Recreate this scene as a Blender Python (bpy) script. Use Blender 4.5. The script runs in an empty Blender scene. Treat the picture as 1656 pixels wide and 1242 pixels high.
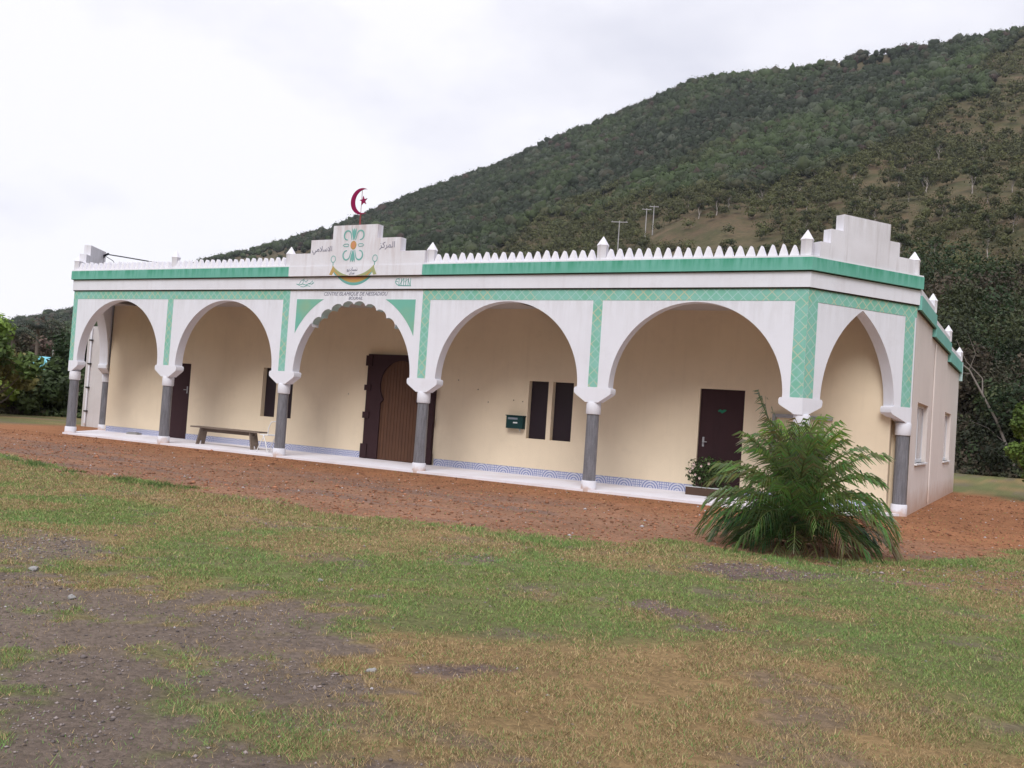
import bpy, bmesh, math, random
import numpy as np
from mathutils import Vector, Matrix
PI=math.pi; R=math.radians
rng=np.random.default_rng(7); rnd=random.Random(11)
SC=bpy.context.scene; COL=SC.collection

# ------------------------------------------------------------------ camera
CAM=(23.6304,-16.9782,1.4181)
Fv=Vector((-0.48679941,0.87300528,0.02980121)); Rv=Vector((0.87233244,0.48408434,0.06854532)); Uv=Vector((-0.04541413,-0.05936438,0.9972028))
cd=bpy.data.cameras.new('camera'); cam=bpy.data.objects.new('camera',cd); COL.objects.link(cam)
cd.sensor_width=36; cd.lens=36*1527.82/1656; cd.clip_start=.05; cd.clip_end=6000
m=Matrix(((Rv.x,Uv.x,-Fv.x,CAM[0]),(Rv.y,Uv.y,-Fv.y,CAM[1]),(Rv.z,Uv.z,-Fv.z,CAM[2]),(0,0,0,1)))
cam.matrix_world=m; SC.camera=cam

# ------------------------------------------------------------------ materials
def mat(name,col,rough=.8,spec=.3):
    m=bpy.data.materials.new(name); m.use_nodes=True; nt=m.node_tree; b=nt.nodes['Principled BSDF']
    b.inputs['Base Color'].default_value=(*col,1); b.inputs['Roughness'].default_value=rough
    b.inputs['Specular IOR Level'].default_value=spec
    return m,nt,b
def N(nt,t,**k):
    n=nt.nodes.new(t)
    for a,v in k.items(): setattr(n,a,v)
    return n
def math_(nt,op,a,b=None,c=None,clamp=False):
    n=nt.nodes.new('ShaderNodeMath'); n.operation=op; n.use_clamp=clamp
    for i,v in enumerate((a,b,c)):
        if v is None: continue
        if isinstance(v,(int,float)): n.inputs[i].default_value=v
        else: nt.links.new(v,n.inputs[i])
    return n.outputs[0]
def mixc(nt,f,a,b,mode='MIX'):
    n=nt.nodes.new('ShaderNodeMix'); n.data_type='RGBA'; n.blend_type=mode
    for s,v in ((n.inputs[0],f),(n.inputs[6],a),(n.inputs[7],b)):
        if isinstance(v,(int,float)): s.default_value=v
        elif isinstance(v,tuple): s.default_value=(*v,1) if len(v)==3 else v
        else: nt.links.new(v,s)
    return n.outputs[2]
def noise(nt,vec,scale,detail=4,rough=.55,mp=None):
    n=N(nt,'ShaderNodeTexNoise'); n.inputs['Scale'].default_value=scale; n.inputs['Detail'].default_value=detail; n.inputs['Roughness'].default_value=rough
    if mp:
        q=N(nt,'ShaderNodeMapping'); q.inputs['Scale'].default_value=mp; nt.links.new(vec,q.inputs[0]); vec=q.outputs[0]
    nt.links.new(vec,n.inputs['Vector']); return n.outputs['Fac']
def ramp(nt,f,stops):
    n=N(nt,'ShaderNodeMapRange'); n.clamp=True
    n.inputs[1].default_value,n.inputs[2].default_value=stops; nt.links.new(f,n.inputs[0]); return n.outputs[0]
def objc(nt): return N(nt,'ShaderNodeTexCoord').outputs['Object']
def bump(nt,b,h,s=.3,d=.01):
    n=N(nt,'ShaderNodeBump'); n.inputs['Strength'].default_value=s; n.inputs['Distance'].default_value=d
    nt.links.new(h,n.inputs['Height']); nt.links.new(n.outputs[0],b.inputs['Normal'])

def plaster(name,col,dirt=(.35,.3,.27),amt=.25,streak=.25,stain=None,bumps=.25,splash=None):
    m,nt,b=mat(name,col,.85,.2); o=objc(nt)
    n1=noise(nt,o,.9,5); n2=noise(nt,o,9,5)
    s=noise(nt,o,1,4,.6,(7,7,.55))
    c=mixc(nt,math_(nt,'MULTIPLY',ramp(nt,n1,(.45,.8)),amt),col,dirt)
    c=mixc(nt,math_(nt,'MULTIPLY',ramp(nt,s,(.52,.75)),streak),c,dirt)
    if stain:   # damp stains that run down from the ledges, at fixed heights of the wall
        scol,z0,z1,a=stain
        x=N(nt,'ShaderNodeSeparateXYZ'); nt.links.new(o,x.inputs[0])
        g=ramp(nt,x.outputs[2],(z0,z1)); k=math_(nt,'MULTIPLY',g,ramp(nt,noise(nt,o,1,3,.6,(9,9,1.2)),(.4,.62)))
        c=mixc(nt,math_(nt,'MULTIPLY',k,a),c,scol)
    if splash:  # red earth splashed up the foot of the wall
        scol,z1,a=splash
        x=N(nt,'ShaderNodeSeparateXYZ'); nt.links.new(o,x.inputs[0])
        g=ramp(nt,math_(nt,'ADD',x.outputs[2],math_(nt,'MULTIPLY',noise(nt,o,3,5),-.45)),(z1-.22,-.22)); c=mixc(nt,math_(nt,'MULTIPLY',g,a),c,scol)
    n3=noise(nt,o,2.3,6,.7); c=mixc(nt,math_(nt,'MULTIPLY',ramp(nt,n3,(.56,.72)),.16),c,dirt)
    c=mixc(nt,math_(nt,'MULTIPLY',n2,.12),c,tuple(v*.7 for v in col))
    nt.links.new(c,b.inputs['Base Color']); bump(nt,b,noise(nt,o,60,4),bumps,.006)
    return m
M={}
M['white']=plaster('white_plaster',(.79,.80,.865),(.45,.43,.44),.14,.10,((.48,.46,.47),3.0,4.0,.30),splash=((.50,.30,.20),.10,.7))
M['crest']=plaster('weathered_white_plaster',(.77,.765,.815),(.46,.38,.36),.35,.35,((.40,.27,.24),4.55,5.6,.55))
M['chamfer']=plaster('side_crest_plaster',(.78,.77,.82),(.36,.32,.31),.35,.5,((.38,.33,.30),4.9,5.5,.4))
M['fascia']=plaster('fascia_plaster',(.79,.795,.855),(.45,.40,.40),.2,.16)
M['cream']=plaster('cream_render',(.78,.655,.485),(.48,.39,.29),.26,.11,splash=((.46,.30,.20),.12,.5))
M['side']=plaster('pale_pink_cream_render',(.80,.735,.70),(.46,.42,.38),.22,.18,((.40,.36,.32),3.0,4.2,.2),splash=((.50,.30,.20),.45,.75))
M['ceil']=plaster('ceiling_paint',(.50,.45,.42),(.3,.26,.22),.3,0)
M['merlon']=plaster('merlon_paint',(.80,.79,.84),(.48,.43,.42),.22,.14)
M['green']=plaster('green_band_paint',(.175,.46,.375),(.03,.24,.14),.22,.0,((.02,.27,.14),4.22,4.5,.7))
M['green2']=plaster('green_side_band',(.22,.52,.46),(.05,.27,.2),.25,.25)
M['spandrel']=plaster('spandrel_green',(.18,.47,.38),(.34,.44,.25),.9,.05)
M['dark']=plaster('dark_shadow_and_fixings',(.06,.055,.055),(.03,.03,.03),.3,0)  # colours the painted cornice shadow lines; also wall plugs and pipe clamps
M['floor']=plaster('white_slab_paint',(.80,.78,.83),(.48,.36,.30),.45,0)
M['plum']=plaster('plum_door_paint',(.043,.021,.024),(.02,.012,.014),.4,.3,bumps=.1)
M['glassdark']=mat('dark_shutter',(.022,.013,.02),.45,.4)[0]
M['crimson']=plaster('crimson_metal',(.26,.008,.07),(.12,.01,.04),.4,.1,bumps=.05)
M['rust']=plaster('rusty_red_pipe',(.28,.07,.07),(.16,.06,.05),.5,.1,bumps=.05)
M['teal']=plaster('teal_lettering',(.16,.42,.38),(.45,.62,.60),.6,0,bumps=0)
M['ink']=plaster('faded_ink',(.17,.17,.24),(.45,.44,.50),.6,0,bumps=0)
M['ochre']=plaster('ochre_paint',(.52,.33,.12),(.40,.40,.18),.7,0,bumps=0)
M['olive']=plaster('olive_paint',(.36,.40,.20),(.50,.36,.16),.6,0,bumps=0)
M['coral']=plaster('coral_paint',(.62,.28,.15),(.62,.4,.2),.5,0,bumps=0)
M['paleteal']=plaster('pale_teal_paint',(.50,.66,.66),(.3,.52,.45),.4,0,bumps=0)
M['halo']=plaster('pale_halo_paint',(.62,.71,.76),(.7,.72,.76),.4,0,bumps=0)
M['steel']=plaster('grey_steel',(.35,.35,.37),(.2,.2,.2),.3,.1,bumps=.05)
M['black']=plaster('black_cable',(.02,.02,.03),(.05,.05,.05),.3,0,bumps=0)
M['chairwhite']=plaster('white_chair_paint',(.78,.77,.76),(.45,.4,.35),.3,.1,bumps=.05)
M['boxgreen']=plaster('dark_green_enamel',(.012,.045,.045),(.02,.03,.03),.3,.1,bumps=.05)
M['label']=plaster('pale_label',(.72,.75,.76),(.5,.5,.5),.2,0,bumps=0)
M['greylabel']=plaster('grey_label',(.22,.25,.29),(.12,.15,.18),.5,0,bumps=0)
M['concrete']=plaster('grey_concrete',(.30,.29,.28),(.16,.15,.14),.4,.2)
M['winframe']=plaster('white_window_frame',(.78,.78,.80),(.5,.5,.5),.2,0,bumps=0)
M['roofblue']=plaster('pale_blue_sheet',(.20,.55,.66),(.4,.6,.66),.4,.2)
M['pole']=plaster('weathered_pole',(.42,.40,.40),(.25,.22,.2),.4,.2)
M['brown']=plaster('brown_planter',(.09,.055,.04),(.05,.03,.02),.4,.1)
M['petal']=mat('pale_petals',(.62,.47,.44),.6)[0]
def mk_glass():
    m,nt,b=mat('curtained_glass',(.30,.29,.33),.12,.5); o=objc(nt)
    w=noise(nt,o,1,3,.5,(1,14,.6)); nt.links.new(mixc(nt,ramp(nt,w,(.35,.65)),(.20,.19,.23),(.46,.44,.48)),b.inputs['Base Color']); return m
M['glass']=mk_glass()
def mk_wood(name,a,b_,sc=(30,30,2),rough=.65):
    m,nt,b=mat(name,a,rough,.3); o=objc(nt); n=noise(nt,o,1,5,.6,sc)
    c=mixc(nt,ramp(nt,n,(.3,.7)),a,b_); c=mixc(nt,math_(nt,'MULTIPLY',noise(nt,o,2.5,3),.5),c,tuple(v*.6 for v in a))
    nt.links.new(c,b.inputs['Base Color']); bump(nt,b,n,.4,.004); return m
M['doorwood']=mk_wood('carved_door_wood',(.085,.040,.024),(.135,.062,.034),(34,34,1.2))
M['benchwood']=mk_wood('weathered_bench_wood',(.24,.19,.155),(.15,.11,.085),(3,30,30),.85)
def mk_marble():
    m,nt,b=mat('dark_grey_marble',(.09,.09,.10),.28,.5); o=objc(nt)
    n=noise(nt,o,1,5,.7,(26,26,3)); n2=noise(nt,o,90,3,.7)
    c=mixc(nt,ramp(nt,n,(.35,.80)),(.125,.125,.14),(.27,.27,.30)); c=mixc(nt,math_(nt,'MULTIPLY',ramp(nt,n2,(.52,.7)),.5),c,(.32,.32,.36))
    nt.links.new(c,b.inputs['Base Color']); bump(nt,b,n2,.2,.004); return m
M['marble']=mk_marble()
def uvxy(nt):
    u=N(nt,'ShaderNodeTexCoord').outputs['UV']; x=N(nt,'ShaderNodeSeparateXYZ'); nt.links.new(u,x.inputs[0]); return u,x.outputs[0],x.outputs[1]
def mk_lattice():
    m,nt,b=mat('green_lattice_paint',(.13,.5,.33),.8,.2); u,x,y=uvxy(nt); p=.205
    def line(sgn,wd,ph=0.):
        t=math_(nt,'DIVIDE',math_(nt,'ADD' if sgn>0 else 'SUBTRACT',x,y),p)
        t=math_(nt,'FRACT',math_(nt,'ADD',t,100+ph)); t=math_(nt,'ABSOLUTE',math_(nt,'SUBTRACT',t,.5))
        return math_(nt,'LESS_THAN',t,wd)
    l1=math_(nt,'MAXIMUM',line(1,.055),line(-1,.055))
    l2=math_(nt,'MAXIMUM',line(1,.15),line(-1,.15))
    n=noise(nt,u,3,4)
    g=mixc(nt,ramp(nt,n,(.35,.65)),(.20,.49,.37),(.26,.54,.47))
    c=mixc(nt,math_(nt,'MULTIPLY',l2,.75),g,(.25,.52,.42)); c=mixc(nt,math_(nt,'MULTIPLY',l1,.85),c,mixc(nt,ramp(nt,noise(nt,u,2.2,2),(.4,.6)),(.58,.55,.36),(.36,.60,.58)))
    nt.links.new(c,b.inputs['Base Color']); return m
M['lattice']=mk_lattice()
def mk_tile():
    m,nt,b=mat('blue_patterned_tile',(.4,.42,.55),.25,.5); u,x,y=uvxy(nt)
    fx=math_(nt,'SUBTRACT',math_(nt,'FRACT',math_(nt,'DIVIDE',x,.6)),.5); fx=math_(nt,'MULTIPLY',fx,.6)
    d=math_(nt,'SQRT',math_(nt,'ADD',math_(nt,'MULTIPLY',fx,fx),math_(nt,'MULTIPLY',y,y)))
    rings=math_(nt,'GREATER_THAN',math_(nt,'SINE',math_(nt,'MULTIPLY',d,2*PI/.055)),-.1)
    inner=math_(nt,'LESS_THAN',d,.21)
    gx=math_(nt,'LESS_THAN',math_(nt,'FRACT',math_(nt,'DIVIDE',x,.05)),.35); gy=math_(nt,'LESS_THAN',math_(nt,'FRACT',math_(nt,'DIVIDE',y,.05)),.35)
    grid=math_(nt,'MAXIMUM',gx,gy)
    pat=N(nt,'ShaderNodeMix'); nt.links.new(inner,pat.inputs[0]); nt.links.new(grid,pat.inputs[2]); nt.links.new(rings,pat.inputs[3])
    c=mixc(nt,pat.outputs[0],(.58,.58,.66),(.24,.27,.44)); j=math_(nt,'LESS_THAN',math_(nt,'FRACT',math_(nt,'DIVIDE',x,.3)),.02)
    c=mixc(nt,j,c,(.6,.6,.62)); nt.links.new(c,b.inputs['Base Color']); return m
M['tile']=mk_tile()
def mk_leaf(name,cols,rough=.55,attr='Col',trans=.0):
    m,nt,b=mat(name,cols,rough,.3)
    a=N(nt,'ShaderNodeAttribute'); a.attribute_name=attr
    c=mixc(nt,1.0,cols,a.outputs['Color'],'MULTIPLY'); nt.links.new(c,b.inputs['Base Color'])
    if trans:
        t=N(nt,'ShaderNodeBsdfTranslucent'); nt.links.new(c,t.inputs[0]); x=N(nt,'ShaderNodeMixShader'); x.inputs[0].default_value=trans
        nt.links.new(b.outputs[0],x.inputs[1]); nt.links.new(t.outputs[0],x.inputs[2]); nt.links.new(x.outputs[0],nt.nodes['Material Output'].inputs[0])
    return m
M['leaf']=mk_leaf('foliage',(1,1,1),.7,trans=.2)
M['palmleaf']=mk_leaf('palm_leaflets',(1,1,1),.34,trans=.30)
M['grass']=mk_leaf('grass_blades',(1,1,1),.75,trans=.25)
M['stone']=mk_leaf('loose_stones',(1,1,1),.9)
M['bark']=plaster('grey_bark',(.16,.13,.11),(.07,.055,.045),.5,.4)
M['barkgrey']=plaster('grey_branch_bark',(.22,.19,.17),(.1,.08,.07),.4,.4)
M['palebark']=plaster('pale_bark',(.42,.37,.34),(.2,.16,.14),.4,.4)

# ------------------------------------------------------------------ helpers
def tag(o,label,cat,group=None,kind=None):
    if label: o['label']=label
    if cat: o['category']=cat
    if group: o['group']=group
    if kind: o['kind']=kind
    return o
def empty(name,loc,label,cat,group=None,rz=0):
    o=bpy.data.objects.new(name,None); COL.objects.link(o); o.location=loc; o.rotation_euler=(0,0,rz); o.empty_display_size=.2
    return tag(o,label,cat,group)
def ident(s,d,z): return (s,d,z)
class MB:
    def __init__(s,mp=ident): s.v=[];s.f=[];s.uv=[];s.mp=mp;s.sm=[]
    def face(s,pts,smooth=False):
        b=len(s.v)
        for p in pts: s.v.append(s.mp(*p)); s.uv.append((p[0]+p[1]*.0,p[2]))
        s.f.append(tuple(range(b,b+len(pts)))); s.sm.append(smooth)
    def prism(s,o,d0,d1,back=True):
        n=len(o); a=sum(o[i][0]*o[(i+1)%n][1]-o[(i+1)%n][0]*o[i][1] for i in range(n))
        if a<0:o=o[::-1]
        s.face([(x,d0,z) for x,z in o])
        if back: s.face([(x,d1,z) for x,z in o[::-1]])
        for i in range(n):
            (x0,z0),(x1,z1)=o[i],o[(i+1)%n]; s.face([(x0,d0,z0),(x0,d1,z0),(x1,d1,z1),(x1,d0,z1)])
    def box(s,x0,x1,d0,d1,z0,z1): s.prism([(x0,z0),(x1,z0),(x1,z1),(x0,z1)],d0,d1)
    def lathe(s,c,prof,n=24,ph=0):
        for i in range(n):
            a0=ph+2*PI*i/n;a1=ph+2*PI*(i+1)/n
            for (r0,z0),(r1,z1) in zip(prof,prof[1:]):
                P=[(r0,a0,z0),(r0,a1,z0),(r1,a1,z1),(r1,a0,z1)]
                if r0<1e-6:P=[P[0],P[2],P[3]]
                elif r1<1e-6:P=P[:3]
                s.face([(c[0]+r*math.cos(a),c[1]+r*math.sin(a),z) for r,a,z in P],True)
    def tube(s,pts,r,n=8,r1=None):
        pts=[Vector(p) for p in pts]; rings=[]; up=None
        for i,p in enumerate(pts):
            t=(pts[min(i+1,len(pts)-1)]-pts[max(i-1,0)]).normalized()
            if up is None: up=Vector((0,0,1)) if abs(t.z)<.9 else Vector((1,0,0))
            a=t.cross(up).normalized(); b=t.cross(a); up=-b if False else up
            rr=r if r1 is None else r+(r1-r)*i/(len(pts)-1)
            rings.append([p+a*math.cos(2*PI*k/n)*rr+b*math.sin(2*PI*k/n)*rr for k in range(n)])
        for A,B in zip(rings,rings[1:]):
            for k in range(n): s.face([tuple(A[k]),tuple(A[(k+1)%n]),tuple(B[(k+1)%n]),tuple(B[k])],True)
        s.face([tuple(p) for p in rings[0]]); s.face([tuple(p) for p in rings[-1][::-1]])
    def ribbon(s,pts,w,d0,d1):
        """stroke painted on a wall: pts (s,z), width w (number or list)"""
        n=len(pts); L=[];Rr=[]
        for i,(x,z) in enumerate(pts):
            x0,z0=pts[max(i-1,0)];x1,z1=pts[min(i+1,n-1)]; tx,tz=x1-x0,z1-z0; l=math.hypot(tx,tz) or 1
            ww=(w[i] if isinstance(w,(list,tuple)) else w)/2; L.append((x-tz/l*ww,z+tx/l*ww)); Rr.append((x+tz/l*ww,z-tx/l*ww))
        for i in range(n-1): s.prism([L[i],Rr[i],Rr[i+1],L[i+1]],d0,d1)
    def build(s,name,m,parent=None,weld=True):
        me=bpy.data.meshes.new(name); me.from_pydata(s.v,[],s.f)
        uvl=me.uv_layers.new(name='UVMap'); idx=np.zeros(len(me.loops),dtype=np.int32); me.loops.foreach_get('vertex_index',idx)
        uvl.data.foreach_set('uv',np.array(s.uv,dtype=np.float32)[idx].ravel())
        me.polygons.foreach_set('use_smooth',s.sm)
        if weld:
            bm=bmesh.new(); bm.from_mesh(me); bmesh.ops.remove_doubles(bm,verts=bm.verts,dist=1e-5)
            bmesh.ops.recalc_face_normals(bm,faces=bm.faces); bm.to_mesh(me); bm.free()
            me.set_sharp_from_angle(angle=R(40))
        mm=M[m] if isinstance(m,str) else m; me.materials.append(mm)
        o=bpy.data.objects.new(name,me); COL.objects.link(o)
        if parent: o.parent=parent
        return o
def npmesh(name,V,Fc,m,parent=None,col=None,n=4,loc=None):
    """fast mesh from arrays: V (k,3), Fc (f,n) indices, col (k,3) per vertex"""
    me=bpy.data.meshes.new(name); V=np.asarray(V,np.float32); Fc=np.asarray(Fc,np.int32)
    me.vertices.add(len(V)); me.vertices.foreach_set('co',V.ravel()); me.loops.add(Fc.size); me.loops.foreach_set('vertex_index',Fc.ravel())
    me.polygons.add(len(Fc)); me.polygons.foreach_set('loop_start',np.arange(0,Fc.size,n,dtype=np.int32))
    if col is not None:
        a=me.color_attributes.new('Col','FLOAT_COLOR','POINT'); c=np.ones((len(V),4),np.float32); c[:,:3]=col; a.data.foreach_set('color',c.ravel())
    me.update(calc_edges=True); me.materials.append(M[m] if isinstance(m,str) else m)
    o=bpy.data.objects.new(name,me); COL.objects.link(o)
    if parent: o.parent=parent
    if loc is not None:o.location=loc
    return o
def copy_tree(o,parent=None):
    c=o.copy(); COL.objects.link(c); c.parent=parent
    for ch in o.children: copy_tree(ch,c)
    return c
# value noise in numpy
def vnoise(x,y,seed=0):
    xi=np.floor(x).astype(np.int64); yi=np.floor(y).astype(np.int64); fx=x-xi; fy=y-yi
    def h(a,b):
        n=(a*374761393+b*668265263+seed*974711)&0xffffffff; n=((n^(n>>13))*1274126177)&0xffffffff; return ((n^(n>>16))&0xffff)/65535.
    fx=fx*fx*(3-2*fx); fy=fy*fy*(3-2*fy)
    return (h(xi,yi)*(1-fx)+h(xi+1,yi)*fx)*(1-fy)+(h(xi,yi+1)*(1-fx)+h(xi+1,yi+1)*fx)*fy
def fbm(x,y,s=1.,o=4,seed=0):
    t=0;a=.5;n=0
    for i in range(o): t=t+a*vnoise(x*s+31*i,y*s-17*i,seed+i); n+=a; a*=.55; s*=2.1
    return t/n
def sstep(a,b,x):
    t=np.clip((x-a)/(b-a),0,1); return t*t*(3-2*t)
def polydist(px,py,poly):
    """signed distance, negative inside"""
    P=np.array(poly); d=np.full(px.shape,1e9); ins=np.zeros(px.shape,bool)
    for i in range(len(P)):
        x0,y0=P[i];x1,y1=P[(i+1)%len(P)]; ex,ey=x1-x0,y1-y0; L=ex*ex+ey*ey+1e-9
        t=np.clip(((px-x0)*ex+(py-y0)*ey)/L,0,1); d=np.minimum(d,np.hypot(px-x0-t*ex,py-y0-t*ey))
        c=((y0>py)!=(y1>py)); 
        with np.errstate(divide='ignore',invalid='ignore'): xs=(x1-x0)*(py-y0)/(y1-y0)+x0
        ins^=c&(px<xs)
    return np.where(ins,-d,d)

# ------------------------------------------------------------------ ground
EDGE=[(-4,6),(-5.2,1.4),(-3,-1.0),(3,-5.0),(7.26,-6.44),(10.27,-7.0),(12.66,-7.0),(14.3,-7.17),(15.7,-7.39),(16.95,-7.1),(17.94,-6.95),(18.87,-7.13),(19.45,-6.7),(20.02,-5.75),(21.02,-5.75),(22.08,-4.7),(22.7,-3.9),(23.55,-1.9),(27,2),(30,9),(25,12.6),(19,14.5),(-2.5,14.5)]
DIRT=[(10,-17),(14,-14),(16.4,-12.8),(17.17,-12.35),(17.45,-12.0),(18.28,-12.04),(18.8,-11.62),(19.33,-11.35),(19.87,-11.77),(20.18,-12.55),(20.0,-13.0),(20.6,-13.05),(21.1,-13.3),(21.0,-13.8),(21.65,-13.75),(21.9,-14.1),(20.3,-16.7),(18,-19)]
DIRT2=[(13.5,-11.8),(15.08,-11.3),(15.3,-10.9),(16.35,-11.1),(17.28,-11.46),(17.1,-11.92),(16.8,-12.5),(14,-13)]
MUL=[[(20.49,-7.64),(20.93,-6.79),(21.89,-6.46),(21.91,-7.0),(21.17,-7.9)],[(20.54,-9.83),(20.9,-9.4),(21.5,-9.74),(21.3,-10.15),(20.85,-10.1)],[(21.35,-10.37),(21.58,-10.0),(21.9,-10.06),(21.7,-10.4)],[(18.6,-9.0),(18.9,-8.7),(19.3,-8.85),(19.1,-9.15)],[(20.25,-12.95),(20.6,-12.5),(21.05,-12.05),(21.1,-12.13),(20.68,-12.6),(20.33,-13.02)]]
REDR=[(21.96,-6.09),(22.57,-4.9),(23.57,-4.08),(24.6,-4.6),(24.2,-6.6),(23.07,-6.5),(22.48,-6.79)]
DRY=[(19.79,-12.54),(20.1,-12.0),(20.93,-11.35),(21.97,-10.85),(23.14,-10.95),(23.65,-11.6),(26,-14),(25,-18),(21,-18),(21.11,-14.0)]
def ground_masks(x,y):
    w1=fbm(x,y,.7,5,3)-.5; w2=fbm(x,y,2.6,4,9)-.5+.7*(fbm(x,y,9,3,10)-.5)
    e=polydist(x,y,EDGE)+w1*1.3+w2*.9
    red=sstep(.30,-.42,e)
    rr=sstep(.2,-.25,polydist(x,y,REDR)+w1*.8+w2*.5)*.8
    di=np.maximum(sstep(.25,-.25,polydist(x,y,DIRT)+w1*1.5+w2*1.5),sstep(.2,-.3,polydist(x,y,DIRT2)+w1*.9+w2*.8)*.85)
    di=di*(1-.8*sstep(.56,.66,fbm(x,y,1.9,5,29)+.25*(fbm(x,y,11,3,28)-.5)))
    mu=0*x
    for P in MUL: mu=np.maximum(mu,sstep(.08,-.12,polydist(x,y,P)+w1*.4+w2*.35))
    spots=sstep(.56,.68,fbm(x,y,1.5,5,21))*.6*sstep(0,1.0,e)
    dry=sstep(.6,-.6,polydist(x,y,DRY)+w1*1.4)
    dry=np.maximum(dry,sstep(.2,-.2,polydist(x,y,[(3,-5.5),(9,-7),(16,-7.5),(20,-7.2),(20,-7.7),(16,-8.6),(9,-8.5),(2,-8)])+w1)*.7)
    dry=np.clip(dry*.95+.75*sstep(.42,.62,fbm(x,y,.9,5,33)),0,1)
    return red,rr,np.clip(di,0,1),mu,spots,dry
def gheight(x,y):
    h=-.05+.05*(fbm(x,y,.35,4,5)-.5)+.03*(fbm(x,y,1.8,3,6)-.5)
    d=np.maximum(np.maximum(-1.6-x,x-21.6),np.maximum(-.2-y,y-14))
    k=sstep(0,.8,np.maximum(d,0)); h=h*k-.035*(1-k)
    r=np.hypot(x-CAM[0],y-CAM[1]); far=sstep(120,30,r)
    return np.where(r>30,h*far-.05*(1-far),h)
def gcolor(x,y):
    red,rr,di,mu,sp,dry=ground_masks(x,y)
    n=fbm(x,y,3.2,5,41)[...,None]; n2=fbm(x,y,.5,4,43)[...,None]
    g=np.array([.13,.135,.055]); dr=np.array([.245,.165,.08]); so=np.array([.158,.122,.098]); rd=np.array([.275,.150,.094]); rd2=np.array([.305,.140,.068]); mc=np.array([.15,.105,.09])
    c=g*(.8+.5*n)+0*n; c=c+(dr*(.75+.5*n)-c)*dry[...,None]
    def lay(c,col,m): return c+(col-c)*m[...,None]
    c=lay(c,so*(.85+.3*n),sp); c=lay(c,mc*(.7+.6*n),mu); c=lay(c,so*(.88+.25*n),di)
    near=sstep(-4.2,-.6,y)[...,None]
    redc=(rd*(1-near)+rd2*near)*(.72+.5*n); gy=sstep(.52,.68,fbm(x*.35,y*1.8,1.2,4,51))[...,None]*(1-near)*.55
    redc=redc+(np.array([.15,.115,.105])-redc)*gy
    c=lay(c,redc,np.maximum(red,rr*.85))
    return c*(.85+.3*n2)
def axis(lo,hi,st,ext,g=1.16):
    a=list(np.arange(lo,hi+1e-6,st)); s=st;x=hi;up=[]
    while x<ext: s*=g; x+=s; up.append(x)
    s=st;x=lo;dn=[]
    while x>-ext: s*=g; x-=s; dn.append(x)
    return np.array(dn[::-1]+a+up)
gx=axis(8,26,.09,1150); gy=axis(-16.5,1,.09,1150)
X,Y=np.meshgrid(gx,gy); Z=gheight(X,Y)
V=np.stack([X,Y,Z],-1).reshape(-1,3); ny,nx=X.shape
I=np.arange(ny*nx).reshape(ny,nx); Fq=np.stack([I[:-1,:-1],I[:-1,1:],I[1:,1:],I[1:,:-1]],-1).reshape(-1,4)
def mk_ground():
    m,nt,b=mat('ground_earth',(.2,.15,.1),.95,.15); a=N(nt,'ShaderNodeAttribute'); a.attribute_name='Col'; o=objc(nt)
    n=noise(nt,o,14,6,.65); n2=noise(nt,o,75,4,.7); k=math_(nt,'ADD',.45,math_(nt,'ADD',math_(nt,'MULTIPLY',n,.55),math_(nt,'MULTIPLY',n2,.55)))
    v=N(nt,'ShaderNodeTexVoronoi'); v.inputs['Scale'].default_value=34; nt.links.new(o,v.inputs['Vector'])
    vm=N(nt,'ShaderNodeSeparateXYZ'); nt.links.new(v.outputs['Color'],vm.inputs[0])
    k=math_(nt,'MULTIPLY',k,math_(nt,'ADD',.8,math_(nt,'MULTIPLY',vm.outputs[0],.4)))
    c=N(nt,'ShaderNodeVectorMath'); c.operation='SCALE'; nt.links.new(a.outputs['Color'],c.inputs[0]); nt.links.new(k,c.inputs['Scale'])
    nt.links.new(c.outputs[0],b.inputs['Base Color']); bump(nt,b,math_(nt,'ADD',n2,math_(nt,'MULTIPLY',v.outputs['Distance'],-.8)),.7,.03); return m
M['ground']=mk_ground()
g=npmesh('ground',V,Fq,'ground',col=gcolor(X,Y).reshape(-1,3)); g.data.polygons.foreach_set('use_smooth',[True]*len(Fq)); tag(g,'brown earth and thin lawn round the building',None,None,'structure')

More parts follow.
